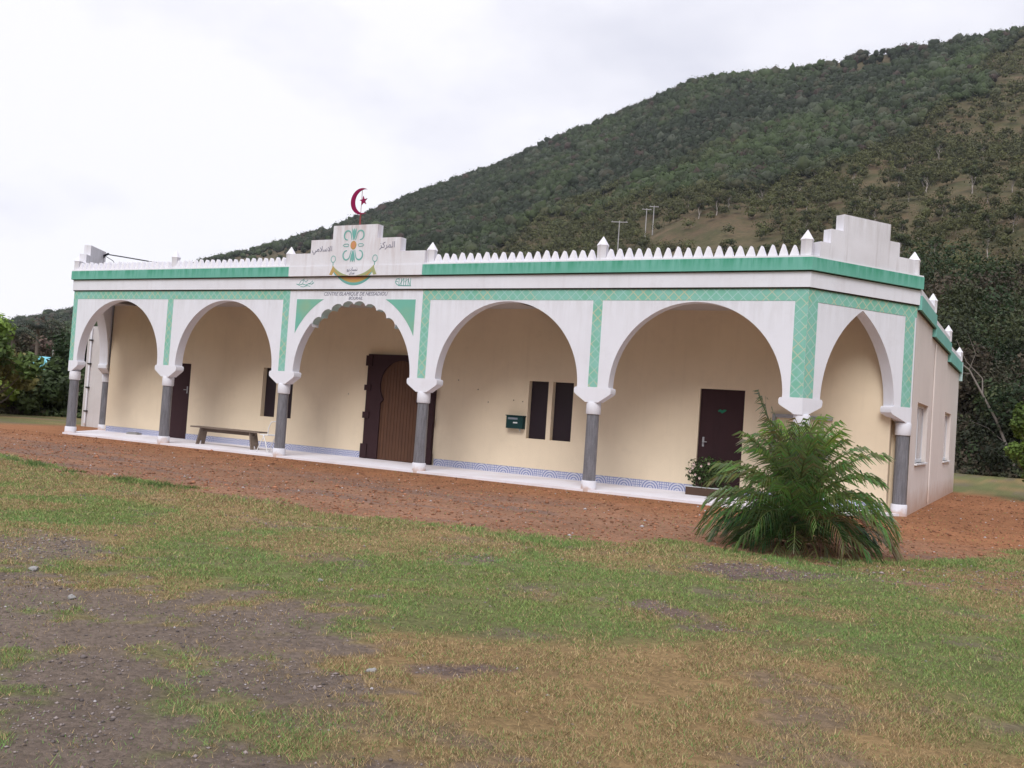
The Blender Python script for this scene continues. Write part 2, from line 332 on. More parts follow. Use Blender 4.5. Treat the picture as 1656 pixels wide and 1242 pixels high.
# ---- grass blades (uncountable): one mesh
def in_view(x,y,mr=.60,zz=0):
    dx=x-CAM[0];dy=y-CAM[1]; f=dx*Fv.x+dy*Fv.y; s=dx*.874+dy*.485
    return (f>2.6)&(np.abs(s)<f*mr+.3)
def blades():
    n=2300000
    f=2.8+ (rng.random(n)**1.0)*19; s=(rng.random(n)*2-1)*(f*.60+.3)
    keep=rng.random(n)<np.clip(11/f,0.2,1)*1.0
    f=f[keep];s=s[keep]; x=CAM[0]+f*Fv.x+s*.874; y=CAM[1]+f*Fv.y+s*.485
    red,rr,di,mu,sp,dry=ground_masks(x,y)
    cl=fbm(x,y,7,3,61); cov=fbm(x,y,1.3,4,63)
    p=1.25*(1-red)*(1-.93*di)*(1-.85*mu)*(1-.75*sp)*(1-.75*rr)*sstep(.2,.6,cl)*(.45+.9*sstep(.3,.6,cov))
    tf=sstep(.30,.0,polydist(x,y,[(4,-5.6),(7.26,-6.5),(10.27,-7.05),(12.6,-7.05),(12.6,-7.0),(10.27,-6.95),(7.26,-6.4)])+.9*(cl-.45)); brk=sstep(.46,.60,fbm(x,y,1.6,3,65)); p=np.maximum(p,tf*.95*brk); p=np.maximum(p,.012*(1-red)+.006)
    k=rng.random(len(x))<p*.9
    x,y,f,dry,di,cl,red,cov=(a[k] for a in (x,y,f,dry,di,cl,red,cov)); n=len(x)
    z=gheight(x,y)-.004
    tall=(rng.random(n)<.02)
    h=(.007+.021*rng.random(n)**1.5)*(.6+.8*cl)*(1+.15*np.clip(f-8,0,8)/8); h=np.where(tall,h*2.0,h)
    h=np.where((red<.5)&(np.abs(polydist(x,y,EDGE)+0)<.5),h*1.7,h)
    tuft=sstep(.28,.05,polydist(x,y,[(4,-5.6),(7.26,-6.5),(10.27,-7.05),(12.6,-7.05),(12.6,-7.0),(10.27,-6.95),(7.26,-6.4)])+.9*(cl-.45))*sstep(.46,.60,fbm(x,y,1.6,3,65)); h=h*(1+1.6*tuft)
    w=(.0017+.0018*rng.random(n))*np.clip(f/5,.8,3.0)
    a=rng.random(n)*2*PI; lean=.25+1.1*rng.random(n); b=rng.random(n)*2*PI
    ca,sa=np.cos(a),np.sin(a)
    V=np.zeros((n,3,3)); V[:,0]=np.stack([x-ca*w,y-sa*w,z],-1); V[:,1]=np.stack([x+ca*w,y+sa*w,z],-1)
    V[:,2]=np.stack([x+np.cos(b)*h*lean,y+np.sin(b)*h*lean,z+h],-1)
    r=rng.random((n,1)); gr=np.array([.235,.285,.09])*(.4+1.15*r); st=np.array([.43,.315,.17])*(.4+1.05*r)
    grn=fbm(x,y,.8,3,71)[:,None]; gr=gr*(1-.5*grn)+np.array([.13,.34,.10])*.6*grn
    isdry=(rng.random(n)<(.18+.62*dry+.3*di))[:,None]
    c=np.where(isdry&(tuft[:,None]<.4),st,gr*(1-.45*tuft[:,None])); C=np.repeat(c[:,None],3,1).reshape(-1,3)
    return npmesh('grass',V.reshape(-1,3),np.arange(n*3).reshape(-1,3),'grass',col=C,n=3),n
gr,nb=blades(); tag(gr,'patchy green and straw coloured grass blades over the lawn','grass',None,'stuff'); print('blades',nb)

# ---- loose gravel and small stones
OCT=np.array([[1,0,0],[0,1,0],[-1,0,0],[0,-1,0],[0,0,1],[0,0,-1]],float); OF=np.array([[0,1,4],[1,2,4],[2,3,4],[3,0,4],[1,0,5],[2,1,5],[3,2,5],[0,3,5]])
def stones():
    n=210000; f=2.8+rng.random(n)**.8*24; s=(rng.random(n)*2-1)*(f*.60+.3); x=CAM[0]+f*Fv.x+s*.874; y=CAM[1]+f*Fv.y+s*.485
    red,rr,di,mu,sp,dry=ground_masks(x,y); cl=fbm(x,y,1.6,3,81)
    p=.24*red+.22*rr+.75*di*sstep(.42,.62,cl)+.12*di+.5*mu+.10*sp+.015
    inside=(x>-1.6)&(x<21.6)&(y>-.2)&(y<14)
    k=(rng.random(n)<p)&~inside; x,y,f,red,di,mu=(a[k] for a in (x,y,f,red,di,mu)); n=len(x)
    sz=(.004+.012*rng.random(n)**3)*np.clip(f/8,.75,1.7); sz=np.where(rng.random(n)<.012,sz*2.0,sz)
    sc=sz[:,None]*(.6+.8*rng.random((n,3))); sc[:,2]*=.6
    a=rng.random(n)*PI; V=OCT[None]*sc[:,None]; V=V*(1+.5*(rng.random((n,6,1))-.5))
    ca,sa=np.cos(a)[:,None],np.sin(a)[:,None]; vx=V[...,0]*ca-V[...,1]*sa; vy=V[...,0]*sa+V[...,1]*ca
    V=np.stack([vx+x[:,None],vy+y[:,None],V[...,2]+(gheight(x,y)+sz*.25)[:,None]],-1)
    r=rng.random((n,1)); c=np.where(red[:,None]>.5,np.array([.30,.135,.075])*(.4+1.1*r),np.array([.24,.20,.19])*(.35+1.0*r)); pale=rng.random((n,1))<.025; c=np.where(pale,np.array([.45,.42,.43]),c)
    F=(OF[None]+(np.arange(n)*6)[:,None,None]).reshape(-1,3)
    return npmesh('gravel',V.reshape(-1,3),F,'stone',col=np.repeat(c,6,0),n=3)
tag(stones(),'loose red gravel and small grey stones','gravel',None,'stuff')
# a few bigger stones that can be told apart on the bare earth
def rock(sz,seed):
    bm=bmesh.new(); bmesh.ops.create_icosphere(bm,subdivisions=2,radius=1); q=random.Random(seed)
    for v in bm.verts:
        v.co*=.75+.35*math.sin(3*v.co.x+seed)*math.cos(2.3*v.co.y+seed*2)+.12*q.random(); v.co.z*=.6
        v.co*=sz
    me=bpy.data.meshes.new('rock'); bm.to_mesh(me); bm.free(); me.materials.append(M['concrete']); return me
for i,(x,y,s,l) in enumerate([(16.93,-12.32,.045,'pale grey stone on the bare earth at the far left edge'),(17.98,-12.75,.035,'pair of small stones, the flatter one, mid bare earth'),(20.5,-12.72,.03,'small dark stone beside the wheel rut in the grass'),(18.62,-10.95,.028,'lone dark stone near the middle of the green grass strip')]):
    o=bpy.data.objects.new('rock',rock(s,i+2)); COL.objects.link(o); o.location=(x,y,float(gheight(np.array([x]),np.array([y]))[0])+s*.2); tag(o,l,'stone','larger stones on the bare ground')

# ------------------------------------------------------------------ hill
AZ=[-180,-110,-62,-57.76,-56,-54.25,-47.69,-45.34,-42.94,-39.79,-37.66,-34.78,-31.49,-28.56,-26.37,-23.81,-21.63,-19.48,-17.67,-14.81,-11.7,-9.68,-6.4,-3.29,-1.61,8,30,60,100,180]
EL=[17,12,2.6,2.95,3.45,4.1,7.59,8.42,9.3,10.71,11.82,13.17,14.58,15.96,17.03,18.11,19.02,19.97,20.3,20.46,20.92,21.3,21.39,21.66,21.84,22.3,20,18,17,17]  # unseen slopes behind the camera, raised to block low sky light from the porch
def el_of(az): return np.interp(az,AZ,EL)
def foot(az): return np.interp(az,[-180,-60,-50,-30,-12,-4,8,40,180],[200,170,150,115,90,64,60,70,200])
def ridge(az): return np.interp(az,[-180,-60,-45,-20,0,40,180],[900,900,880,720,640,600,900])
def hillz(az,r):
    f,d=foot(az),ridge(az); H=d*np.tan(np.radians(el_of(az)))-3.2
    t=np.clip((r-f)/(d-f),0,1.6); up=H*np.where(t<1,t**1.42,1-.5*(t-1)**1.2)
    x=r*np.sin(np.radians(az));y=r*np.cos(np.radians(az))
    und=(fbm(x,y,.010,4,91)-.5)*26*sstep(0,.35,t)*sstep(1.0,.75,t)
    return up+und-.3*(t<=0)
def wxy(az,r): return CAM[0]+r*np.sin(np.radians(az)),CAM[1]+r*np.cos(np.radians(az))
az=np.concatenate([np.arange(-180,-70,3),np.arange(-70,20,.5),np.arange(20,181,3)]); tt=np.concatenate([np.linspace(0,1,80),np.linspace(1.03,1.6,10)])
A,T=np.meshgrid(az,tt); f,d=foot(A),ridge(A); RR=(f-3)+T*(d-f+3); HZ=hillz(A,RR); HZ=np.where(T==0,-1.2,HZ); hx,hy=wxy(A,RR)
V=np.stack([hx,hy,HZ],-1).reshape(-1,3); ny,nx=A.shape; I=np.arange(ny*nx).reshape(ny,nx); Fq=np.stack([I[:-1,:-1],I[:-1,1:],I[1:,1:],I[1:,:-1]],-1).reshape(-1,4)
LZ_A=[-60,-50,-35,-23.8,-17,-11.8,-7.3,-4,-1.6,10]; LZ_E=[0,2,7.6,12.2,14.0,15.4,17.2,19.2,21.6,24]
def cover(az,el,x,y):
    """density of dense forest, of open olive scrub; both 0..1"""
    n=fbm(x,y,.016,4,101)-.5; n2=fbm(x,y,.05,4,103)-.5
    b=np.interp(az,LZ_A,LZ_E)+n*5+n2*2.5
    dense=sstep(-.5,.5,el-b)
    low=sstep(7.4,5.6,el+n*5)*sstep(-9,-6,az)+sstep(9,5,el)*sstep(-24,-30,az)
    dense=np.maximum(dense,np.clip(low,0,1))
    bare=sstep(.52,.72,fbm(x,y,.021,4,107))*sstep(-12,-5,az)*.65+sstep(-36,-41,az)*sstep(-56,-50,az)*1.0*sstep(3.5,5.5,el)*sstep(.28,.42,fbm(x,y,.02,3,109))
    knoll=sstep(1.3,.8,np.abs(el-(10.9-.04*(az+18))+.8*n2))*sstep(-22.3,-21.2,az)*sstep(-13.5,-15.5,az)
    topb=.85*sstep(19.7,20.4,el)*sstep(-14.8,-13.6,az)*sstep(-7.5,-8.7,az)
    return dense,np.clip(bare+knoll+topb,0,1)
EL_=np.degrees(np.arctan2(HZ-CAM[2],RR)); dn,ba=cover(A,EL_,hx,hy)
n=fbm(hx,hy,.06,4,111)[...,None]; hc=np.array([.110,.080,.048])*(.65+.7*n); hc=hc+(np.array([.035,.042,.022])-hc)*(dn*(1-ba))[...,None]
hc=hc+(np.array([.088,.080,.040])-hc)*(.5*sstep(.5,.7,fbm(hx,hy,.03,3,113)))[...,None]*(1-dn[...,None])
def mk_hill():
    m,nt,b=mat('hillside_earth',(.1,.08,.05),.95,.1); a=N(nt,'ShaderNodeAttribute'); a.attribute_name='Col'; o=objc(nt)
    n1=noise(nt,o,.09,6,.7); n2=noise(nt,o,.8,5,.75)
    c=mixc(nt,ramp(nt,n1,(.42,.62)),a.outputs['Color'],(.060,.060,.028)); k=math_(nt,'ADD',.35,math_(nt,'MULTIPLY',n2,1.3))
    v=N(nt,'ShaderNodeVectorMath'); v.operation='SCALE'; nt.links.new(c,v.inputs[0]); nt.links.new(k,v.inputs['Scale']); nt.links.new(v.outputs[0],b.inputs['Base Color']); return m
M['hill']=mk_hill()
h=npmesh('hill',V,Fq,'hill',col=hc.reshape(-1,3)); h.data.polygons.foreach_set('use_smooth',[True]*len(Fq)); tag(h,'long wooded hillside behind the building with brown dry patches, and an unseen slope added behind the camera to block low sky light',None,None,'structure')

def leafquads(P,Nn,size,jit,rg,asp=1.0):
    """quads at P facing Nn jittered; returns verts (n*4,3)"""
    n=len(P); Nn=Nn+rg.normal(0,jit,(n,3)); Nn/=np.linalg.norm(Nn,axis=1,keepdims=True)+1e-9
    a=np.cross(Nn,rg.normal(0,1,(n,3))); a/=np.linalg.norm(a,axis=1,keepdims=True)+1e-9; b=np.cross(Nn,a)
    s=size[:,None] if hasattr(size,'shape') else size
    k=.6+.4*rg.random((n,4,1))
    Q=np.stack([P+a*s*k[:,0],P+b*s*asp*k[:,1],P-a*s*k[:,2],P-b*s*asp*k[:,3]],1); return Q.reshape(-1,3)
def forest():
    Ps=[];Ns=[];Ss=[];Cs=[]; cnt=0
    n=62000; az=rng.random(n)*72-63; r=np.sqrt(rng.random(n))*880+10
    f,d=foot(az),ridge(az); t=(r-f)/(d-f); k=(t>.0)&(t<1.015)
    az,r,t=az[k],r[k],t[k]; x,y=wxy(az,r); z=hillz(az,r); el=np.degrees(np.arctan2(z-CAM[2],r)); dn,ba=cover(az,el,x,y)
    # density is thinned with distance-independent spacing
    p=np.maximum(dn,.50*(1-dn))*(1-.95*ba)*np.clip(.55+.0011*r,0,1)
    k=rng.random(len(az))<p; az,r,x,y,z,el,dn,ba=(q[k] for q in (az,r,x,y,z,el,dn,ba)); n=len(az); print('crowns',n)
    rad=(1.7+1.9*rng.random(n)**1.3)*np.where(dn>.5,1.1,.8)*np.where(r<140,.85,1); big=rng.random(n)<.06; rad=np.where(big,rad*1.45,rad)
    hgt=rad*(.75+.5*rng.random(n)); base=np.where(dn>.5,.9,1.1)+rng.random(n)*.8
    q=(.5+1.5*(fbm(x,y,.012,4,121)-.5)+.6*(fbm(x,y,.05,3,122)-.5))[:,None]; v=rng.random((n,1)); w=rng.random((n,1))
    dk=np.array([.016,.027,.009]); lt=np.array([.046,.072,.020]); ol=np.array([.095,.098,.034]); br=np.array([.085,.068,.045]); gy=np.array([.085,.098,.062])
    c=dk+(lt-dk)*np.clip(v*.55+(q-.5)*2.4+.15,0,1); c=np.where(w<.12,c*.5+br*.5,c); c=np.where(w>.90,c*.4+gy*.6,c)
    op=(1-dn)[:,None]; c=c+((ol*(.6+.7*v))-c)*op*.8
    c=np.where((w<.03)&(dn[:,None]>.5),np.array([.055,.036,.026]),c)
    # each crown: a lumpy core and small leaf clumps breaking its surface
    bm=bmesh.new(); bmesh.ops.create_icosphere(bm,subdivisions=2,radius=1); bm.verts.ensure_lookup_table(); IV=np.array([v.co[:] for v in bm.verts]); IF=np.array([[v.index for v in f.verts] for f in bm.faces]); bm.free()
    ph=rng.random((n,3))*6.28
    def lumpf(dv,ii): return 1+.27*np.sin(dv[...,0]*4.2+ph[ii,0])*np.cos(dv[...,1]*4.2+ph[ii,1])+.13*np.sin(8*dv[...,2]+5*dv[...,0]+ph[ii,2])
    ii=np.repeat(np.arange(n)[:,None],len(IV),1); dv=np.repeat(IV[None],n,0); L=lumpf(dv,ii)*.74+ .06*rng.normal(0,1,(n,len(IV)))
    CV=np.stack([x[:,None]+dv[...,0]*rad[:,None]*L,y[:,None]+dv[...,1]*rad[:,None]*L,(z+base+hgt*.35)[:,None]+dv[...,2]*hgt[:,None]*L],-1)
    CF=(IF[None]+(np.arange(n)*len(IV))[:,None,None]).reshape(-1,3); CC=np.repeat(c[:,None],len(IV),1)*(.75+.5*rng.random((n,len(IV),1)))
    CV[dn<.35]=CV[dn<.35]*0+CV[dn<.35].mean(1,keepdims=True)+.45*(CV[dn<.35]-CV[dn<.35].mean(1,keepdims=True))
    core=npmesh('forest',CV.reshape(-1,3),CF,'leaf',col=CC.reshape(-1,3),n=3); core.data.polygons.foreach_set('use_smooth',[True]*len(CF))
    m=np.clip(190-(r-120)*.36,46,190).astype(int)
    idx=np.repeat(np.arange(n),m); K=len(idx)
    u=rng.random(K)*2*PI; cz=rng.random(K)*1.3-.3; sr=np.sqrt(np.clip(1-cz*cz,0,1)); dirv=np.stack([np.cos(u)*sr,np.sin(u)*sr,cz],-1)
    shell=(.66+.40*rng.random(K))*lumpf(dirv,idx)
    P=np.stack([x[idx]+dirv[:,0]*rad[idx]*shell,y[idx]+dirv[:,1]*rad[idx]*shell,z[idx]+base[idx]+hgt[idx]*.35+dirv[:,2]*hgt[idx]*shell],-1)
    size=(.20+.30*rng.random(K))*np.clip(r[idx]/380,.62,1.3)
    V=leafquads(P,dirv,size,.45,rng)
    cc=c[idx]*(.72+.56*rng.random((K,1)))
    lv=npmesh('forest_leaves',V,np.arange(K*4).reshape(-1,4),'leaf',col=np.repeat(cc,4,0))
    # join into one object
    with bpy.context.temp_override(active_object=core,selected_editable_objects=[core,lv],selected_objects=[core,lv]): bpy.ops.object.join()
    return core
tag(forest(),'dense dark green wood covering the hillside','forest',None,'stuff')

# ------------------------------------------------------------------ trees that can be told apart
def limb_tree(name_seed,height,crad,trunk_r,ncl,nl,lsize,cols,bark,spread=.8,low=.25,lean=0,density=1.,flat=.75):
    """returns (trunk mesh, crown mesh) as objects named trunk/crown without parent"""
    q=random.Random(name_seed); rg=np.random.default_rng(name_seed)
    mb=MB(); top=Vector((lean*height,q.uniform(-.1,.1)*height,height*.72)); n=7
    tr=[Vector((0,0,-.2)).lerp(top,i/n)+Vector((q.uniform(-1,1),q.uniform(-1,1),0))*.03*height*(i>0) for i in range(n+1)]
    mb.tube(tr,trunk_r,7,trunk_r*.3); cen=[]
    for i in range(ncl):
        h=low+(1-low)*q.random(); a=q.random()*2*PI; b=tr[min(n,max(1,int(h*n)))]
        rr=crad*spread*math.sqrt(q.random())*(1.05-.55*max(0,h-.45)); zz=height*(low+.1+(1-low-.15)*h)
        e=Vector((b.x+math.cos(a)*rr,b.y+math.sin(a)*rr,zz)); mid=b.lerp(e,.5)+Vector((0,0,-.04*height)); mb.tube([b,mid,e],trunk_r*.32,5,trunk_r*.08)
        cen.append((e,crad*q.uniform(.26,.44)))
    t=mb.build('trunk',bark,None,weld=False)
    per=max(1,nl//ncl); Ps=[];Ns=[];Cc=[]
    for e,s in cen:
        u=rg.normal(0,1,(per,3)); u/=np.linalg.norm(u,axis=1,keepdims=True); rad=s*(.45+.6*rg.random((per,1))); P=np.array(e)+u*rad*np.array([1,1,flat]); Ps.append(P); Ns.append(u+np.array([0,0,.3]))
        base=np.array(cols[q.randrange(len(cols))])*q.uniform(.7,1.25); Cc.append(base*(.65+.7*rg.random((per,1))))
    P=np.concatenate(Ps); V=leafquads(P,np.concatenate(Ns),lsize*(.6+.8*rg.random(len(P))),.7,rg,.6); C=np.repeat(np.concatenate(Cc),4,0)
    c=npmesh('crown',V,np.arange(len(P)*4).reshape(-1,4),'leaf',col=C)
    return t,c
def tree_root(name,loc,label,group,tc,sc=1,rz=0):
    r=empty(name,loc,label,'tree',group,rz); r.scale=(sc,)*3
    for o in tc: o.parent=r
    return r
def ground_at(x,y):
    dx,dy=x-CAM[0],y-CAM[1]; a=math.degrees(math.atan2(dx,dy)); r=math.hypot(dx,dy)
    return max(float(hillz(np.array([a]),np.array([r]))[0]),-.08) if r>foot(a) else -.06
def polar(az,r): return CAM[0]+r*math.sin(R(az)),CAM[1]+r*math.cos(R(az))
# open woodland on the right-hand slope: slender pale trunks
OL=[(.110,.118,.046),(.085,.10,.040),(.125,.118,.055),(.065,.085,.034)]
protos=[]
for s in range(5):
    tc=limb_tree(40+s,7.5,2.6,.17,14,1500,.26,OL,'palebark',.85,.34,rnd.uniform(-.06,.06)); protos.append(tc)
spots=[];q=random.Random(5)
for _ in range(6000):
    if len(spots)>=90: break
    a=q.uniform(-20,1); r=q.uniform(110,390); x,y=polar(a,r); z=ground_at(x,y); el=math.degrees(math.atan2(z-CAM[2],r))
    b=float(np.interp(a,LZ_A,LZ_E))
    if el<6.2 or el>b+.2 or (-22.5<a<-14.5 and 9.8<el<12): continue
    if any(abs(a-a2)<.6 and abs(el-e2)<.75 for a2,e2,*_ in spots): continue
    spots.append((a,el,x,y,z,r))
used=[False]*5
for i,(a,el,x,y,z,r) in enumerate(spots):
    k=i%5; sc=q.uniform(.65,1.1)
    if not used[k]: used[k]=True; root=tree_root('niaouli_tree',(x,y,z-.2),None,None,protos[k],sc,q.random()*6.28)
    else:
        root=empty('niaouli_tree',(x,y,z-.2),None,'tree',None,q.random()*6.28); root.scale=(sc,sc,sc*q.uniform(.9,1.15))
        for o in protos[k]:
            c=o.copy(); COL.objects.link(c); c.parent=root
    tag(root,'slender pale trunked olive tree scattered on the brown hillside slope','tree','pale trunked trees on the open hillside')
# scrub trees close behind the building, right-hand side
DG=[(.028,.050,.020),(.040,.062,.024),(.060,.072,.030),(.032,.040,.022)]
BRN=[(.070,.055,.036),(.055,.050,.030),(.045,.050,.025),(.085,.066,.045)]
near=[(-4.9,60,8,3.4,DG,'dark green bushy tree showing just past the rear corner of the side wall'),(-3.9,56,6.5,3.0,BRN,'brownish scrubby tree low beside the rear corner of the building'),(-2.9,62,9.5,3.8,DG,'tall dark tree behind the bare forked branches at right'),
 (-1.8,57,6.0,3.2,BRN,'low brown thicket tree at the right edge behind the lawn'),(-2.2,74,12,5,DG,'large dark green tree high at the right edge'),(-4.4,80,13,5,BRN,'tall dull brown tree rising above the rear finials'),(-6.2,70,9,4,DG,'dark tree mostly hidden by the building above its side parapet'),(-.6,66,9,4.2,DG,'dark tree cut by the right edge of the picture'),(-3.4,92,15,6,DG,'broad dark crown uphill above the rear trees'),(-7.5,86,12,5,BRN,'brown leaved tree above the stepped side parapet'),(-1.2,98,15,6,BRN,'olive brown tree highest at the right edge'),(-5.6,100,15,6,DG,'dark green crown uphill beyond the stepped parapet'),(-.2,53,4.5,3,DG,'low green bush tree at far right by the lawn')]
for i,(a,r,hh,cr,cols,l) in enumerate(near):
    x,y=polar(a,r); tree_root('scrub_tree',(x,y,ground_at(x,y)),l,'scrub trees behind the right side of the building',limb_tree(100+i,hh,cr,.16,28,10000,.13 if r<70 else .18,cols,'bark',.95,.02,0,flat=.9))
# low dark thicket under them (reads as one mass)
def thicket(name,az0,az1,r0,r1,hh,n,cols,seed,ls,label):
    rg=np.random.default_rng(seed); a=az0+rg.random(n)*(az1-az0); r=r0+rg.random(n)*(r1-r0); x=CAM[0]+r*np.sin(np.radians(a)); y=CAM[1]+r*np.cos(np.radians(a))
    lump=fbm(x,y,.55,4,seed); z0=np.maximum(hillz(a,r),-.08); top=hh*(.15+1.25*lump)*sstep(r0-.1,r0+1.5,r)+.15
    u=rg.random(n)**.6; P=np.stack([x,y,z0+top*u],-1); nn=np.stack([-np.sin(np.radians(a)),-np.cos(np.radians(a)),.6+0*a],-1)
    V=leafquads(P,nn,ls*(.5+rg.random(n)),.8,rg,.5); cl=fbm(x,y+z0,.9,3,seed+5); ci=np.clip((cl*len(cols)*1.6-.8),0,len(cols)-1).astype(int)
    C=np.array(cols)[ci]*(.6+.8*rg.random((n,1)))
    o=npmesh(name,V,np.arange(n*4).reshape(-1,4),'leaf',col=np.repeat(C,4,0)); return tag(o,label,'undergrowth',None,'stuff')
thicket('undergrowth',-9,3,50.5,62,2.6,38000,DG+BRN,301,.13,'tangled dark undergrowth along the lawn edge behind the building')
LG=[(.25,.33,.06),(.17,.25,.055),(.11,.17,.045),(.22,.20,.07)]
thicket('undergrowth',-66,-51,43,52,1.15,34000,[(.045,.07,.026),(.065,.09,.032),(.09,.085,.045),(.075,.06,.045)],303,.11,'shrubby undergrowth on the left beyond the red earth')
# bare forked tree
x,y=polar(-2.55,51.5); bt=empty('bare_tree',(x,y,-.05),'leafless tree with pale crooked branches leaning left at the lawn edge','tree')
mb=MB(); br=[Vector((1.6,0,0)),Vector((1.0,.1,1.6)),Vector((.55,0,2.7)),Vector((-.1,0,3.9)),Vector((-.75,.1,5.1)),Vector((-1.9,.2,6.0))]; mb.tube(br,.085,7,.025); mb.build('trunk','barkgrey',bt,weld=False)
for pts,r0 in (([(-.1,0,3.9),(-.15,.2,4.7),(-.9,.2,5.5),(-1.4,.1,6.6)],.05),([(.55,0,2.7),(1.3,.3,3.4),(2.3,.4,3.7)],.045),([(-.75,.1,5.1),(-.5,0,5.9),(-.9,0,6.9)],.03),([(1.0,.1,1.6),(.2,.3,2.3),(-.6,.3,2.6)],.03),([(2.3,.4,3.7),(1.6,.4,4.3),(.9,.4,4.9)],.025),([(-.6,.1,4.9),(-1.6,.2,5.0),(-2.4,.2,5.5)],.025)):
    mb=MB(); mb.tube([Vector(p) for p in pts],r0*.8,6,r0*.2); mb.build('branch','barkgrey',bt,weld=False)
# bright bush cut by the right edge
x,y=polar(-.2,30); tree_root('young_tree',(x,y,-.06),'bright yellow green bushy sapling cut by the right edge of the picture',None,limb_tree(210,2.7,.62,.04,16,5200,.06,[(.13,.20,.03),(.10,.16,.03)],'bark',.9,.04,flat=1.1))
# left-hand trees
left=[(-58.0,40.5,4.2,1.75,LG,'bushy bright green tree with drooping leaves at the left edge'),(-55.1,44,1.6,1.5,[(.05,.075,.028),(.075,.10,.035)],'low rounded green bush left of the corner column'),(-57.0,44,1.5,1.4,LG,'green bush between the left edge tree and the corner column'),(-53.2,46,1.9,1.5,[(.055,.08,.03),(.09,.07,.045)],'dull green bush just left of the corner column'),
 (-54.3,60,2.5,1.3,[(.06,.09,.032)],'small green bush hiding the right end of the blue roof'),(-56.6,90,5.4,2.8,[(.11,.075,.06),(.09,.07,.05),(.075,.07,.04)],'reddish brown leafy tree behind the pale blue roof'),(-54.9,98,6.6,3.6,[(.09,.07,.055),(.065,.075,.045)],'dark brown tree mass beyond the blue roof, nearer the building'),(-60.2,44,4.2,2.2,LG,'green tree mostly outside the left edge'),(-53.4,62,4.2,2.5,DG,'dark green tree behind the corner column')]
for i,(a,r,hh,cr,cols,l) in enumerate(left):
    x,y=polar(a,r); tree_root('leafy_tree',(x,y,ground_at(x,y)),l,'trees and bushes to the left of the building',limb_tree(230+i,hh,cr,.13,22,6500,.14 if r<60 else .2,cols,'bark',.85,.1,flat=.95))
# small crown of a distant palm showing on the left skyline
def frond_palm(loc,h,L,n,seed,label,col,name='distant_palm'):
    q=random.Random(seed); r=empty(name,loc,label,'palm tree'); mb=MB(); mb.tube([(0,0,-.2),(.1,0,h*.5),(0,0,h)],.13,7,.1); mb.build('trunk','bark',r,weld=False)
    V=[];F=[];C=[]
    for i in range(n):
        a=2*PI*i/n+q.uniform(-.2,.2); e=q.uniform(.1,1.2)
        for k in range(12):
            t0=k/12; p0=Vector((math.cos(a)*L*t0*math.cos(e*(1-t0*.6)),math.sin(a)*L*t0*math.cos(e*(1-t0*.6)),h+L*(math.sin(e)*t0-.9*t0*t0)))
            for sgn in (-1,1):
                sd=Vector((-math.sin(a)*sgn,math.cos(a)*sgn,-.5)); b=len(V); l=L*.33*(1-.5*t0); fw=Vector((math.cos(a),math.sin(a),-.2))
                V+= [p0,p0+fw*.09,p0+sd*l+fw*l*.6]; F.append((b,b+1,b+2)); c=q.uniform(.7,1.2); C+=[tuple(v*c for v in col)]*3
    npmesh('crown',[tuple(v) for v in V],F,'leaf',r,col=np.array(C),n=3); return r
x,y=polar(-55.95,74); frond_palm((x,y,-.05),5.2,1.7,13,3,'dark palm crown on the skyline left of the building',(.03,.04,.028))
x,y=polar(-57.1,55); frond_palm((x,y,-.05),3.9,1.3,11,4,'dark palm crown rising behind the left edge tree',(.035,.05,.03))
# ------------------------------------------------------------------ blue roofed hut
x,y=polar(-55.35,80); hut=empty('hut',(x,y,0),'small hut with a pale blue sheet roof among the trees at left','house',None,R(20)); hut.scale=(.42,.5,1.1)
mb=MB(); mb.box(-2.2,2.2,-1.5,1.5,-.1,2.1); mb.build('wall','concrete',hut)
mb=MB(); mb.prism([(-2.6,2.0),(2.6,2.0),(2.6,2.06),(0,2.9),(-2.6,2.06)],-1.9,1.9); ro=mb.build('roof','roofblue',hut)
mb=MB(); mb.box(-.4,.4,-1.53,-1.5,0,1.8); mb.build('door','plum',hut)
x,y=polar(-55.12,79); po=empty('antenna_pole',(x,y,0),'thin pale pole standing beside the blue roofed hut','pole'); mb=MB(); mb.tube([(0,0,0),(0,0,4.0)],.05,6,.04); mb.build('shaft','pole',po); mb=MB(); mb.tube([(-.15,0,3.85),(.15,0,3.85)],.02,5); mb.build('crossbar','pole',po)
# ------------------------------------------------------------------ power poles on the hill
def solve_r(az,el):
    rs=np.arange(float(foot(az))+5,640,1.); e=np.degrees(np.arctan2(hillz(np.full(rs.shape,az),rs)-CAM[2],rs)); k=np.where(e>=el)[0]; return float(rs[k[0]]) if len(k) else 300.
def ppole(loc,h,bar,rz,label):
    p=empty('power_pole',loc,label,'power pole','power poles on the hillside',rz); mb=MB(); mb.tube([(0,0,-1),(0,0,h*.5),(0,0,h)],.23,8,.15); mb.build('shaft','pole',p)
    mb=MB(); mb.box(-bar,bar,-.1,.1,h-.55,h-.3); mb.build('crossarm','pole',p)
    for sx in (-.85,0,.85):
        mb=MB(); mb.lathe((sx*bar,0),[(0,h-.3),(.09,h-.3),(.12,h-.15),(.06,h),(0,h+.05)],8); mb.build('insulator','concrete',p)
r=solve_r(-21.7,10.84); k=r/350
for az,h,l in ((-21.71,11.5*k,'left pole of the close pair on the hillside'),(-21.28,11.0*k,'right pole of the close pair on the hillside')):
    x,y=polar(az,r); ppole((x,y,ground_at(x,y)),h,1.7*k,R(25),l)
r2=solve_r(-23.3,9.0); x,y=polar(-23.3,r2); tz=CAM[2]+r2*math.tan(R(11.86)); zb=ground_at(x,y); ppole((x,y,zb),tz-zb,2.6*r2/300,R(20),'lone pole with a wide crossarm left of the pair on the hill')
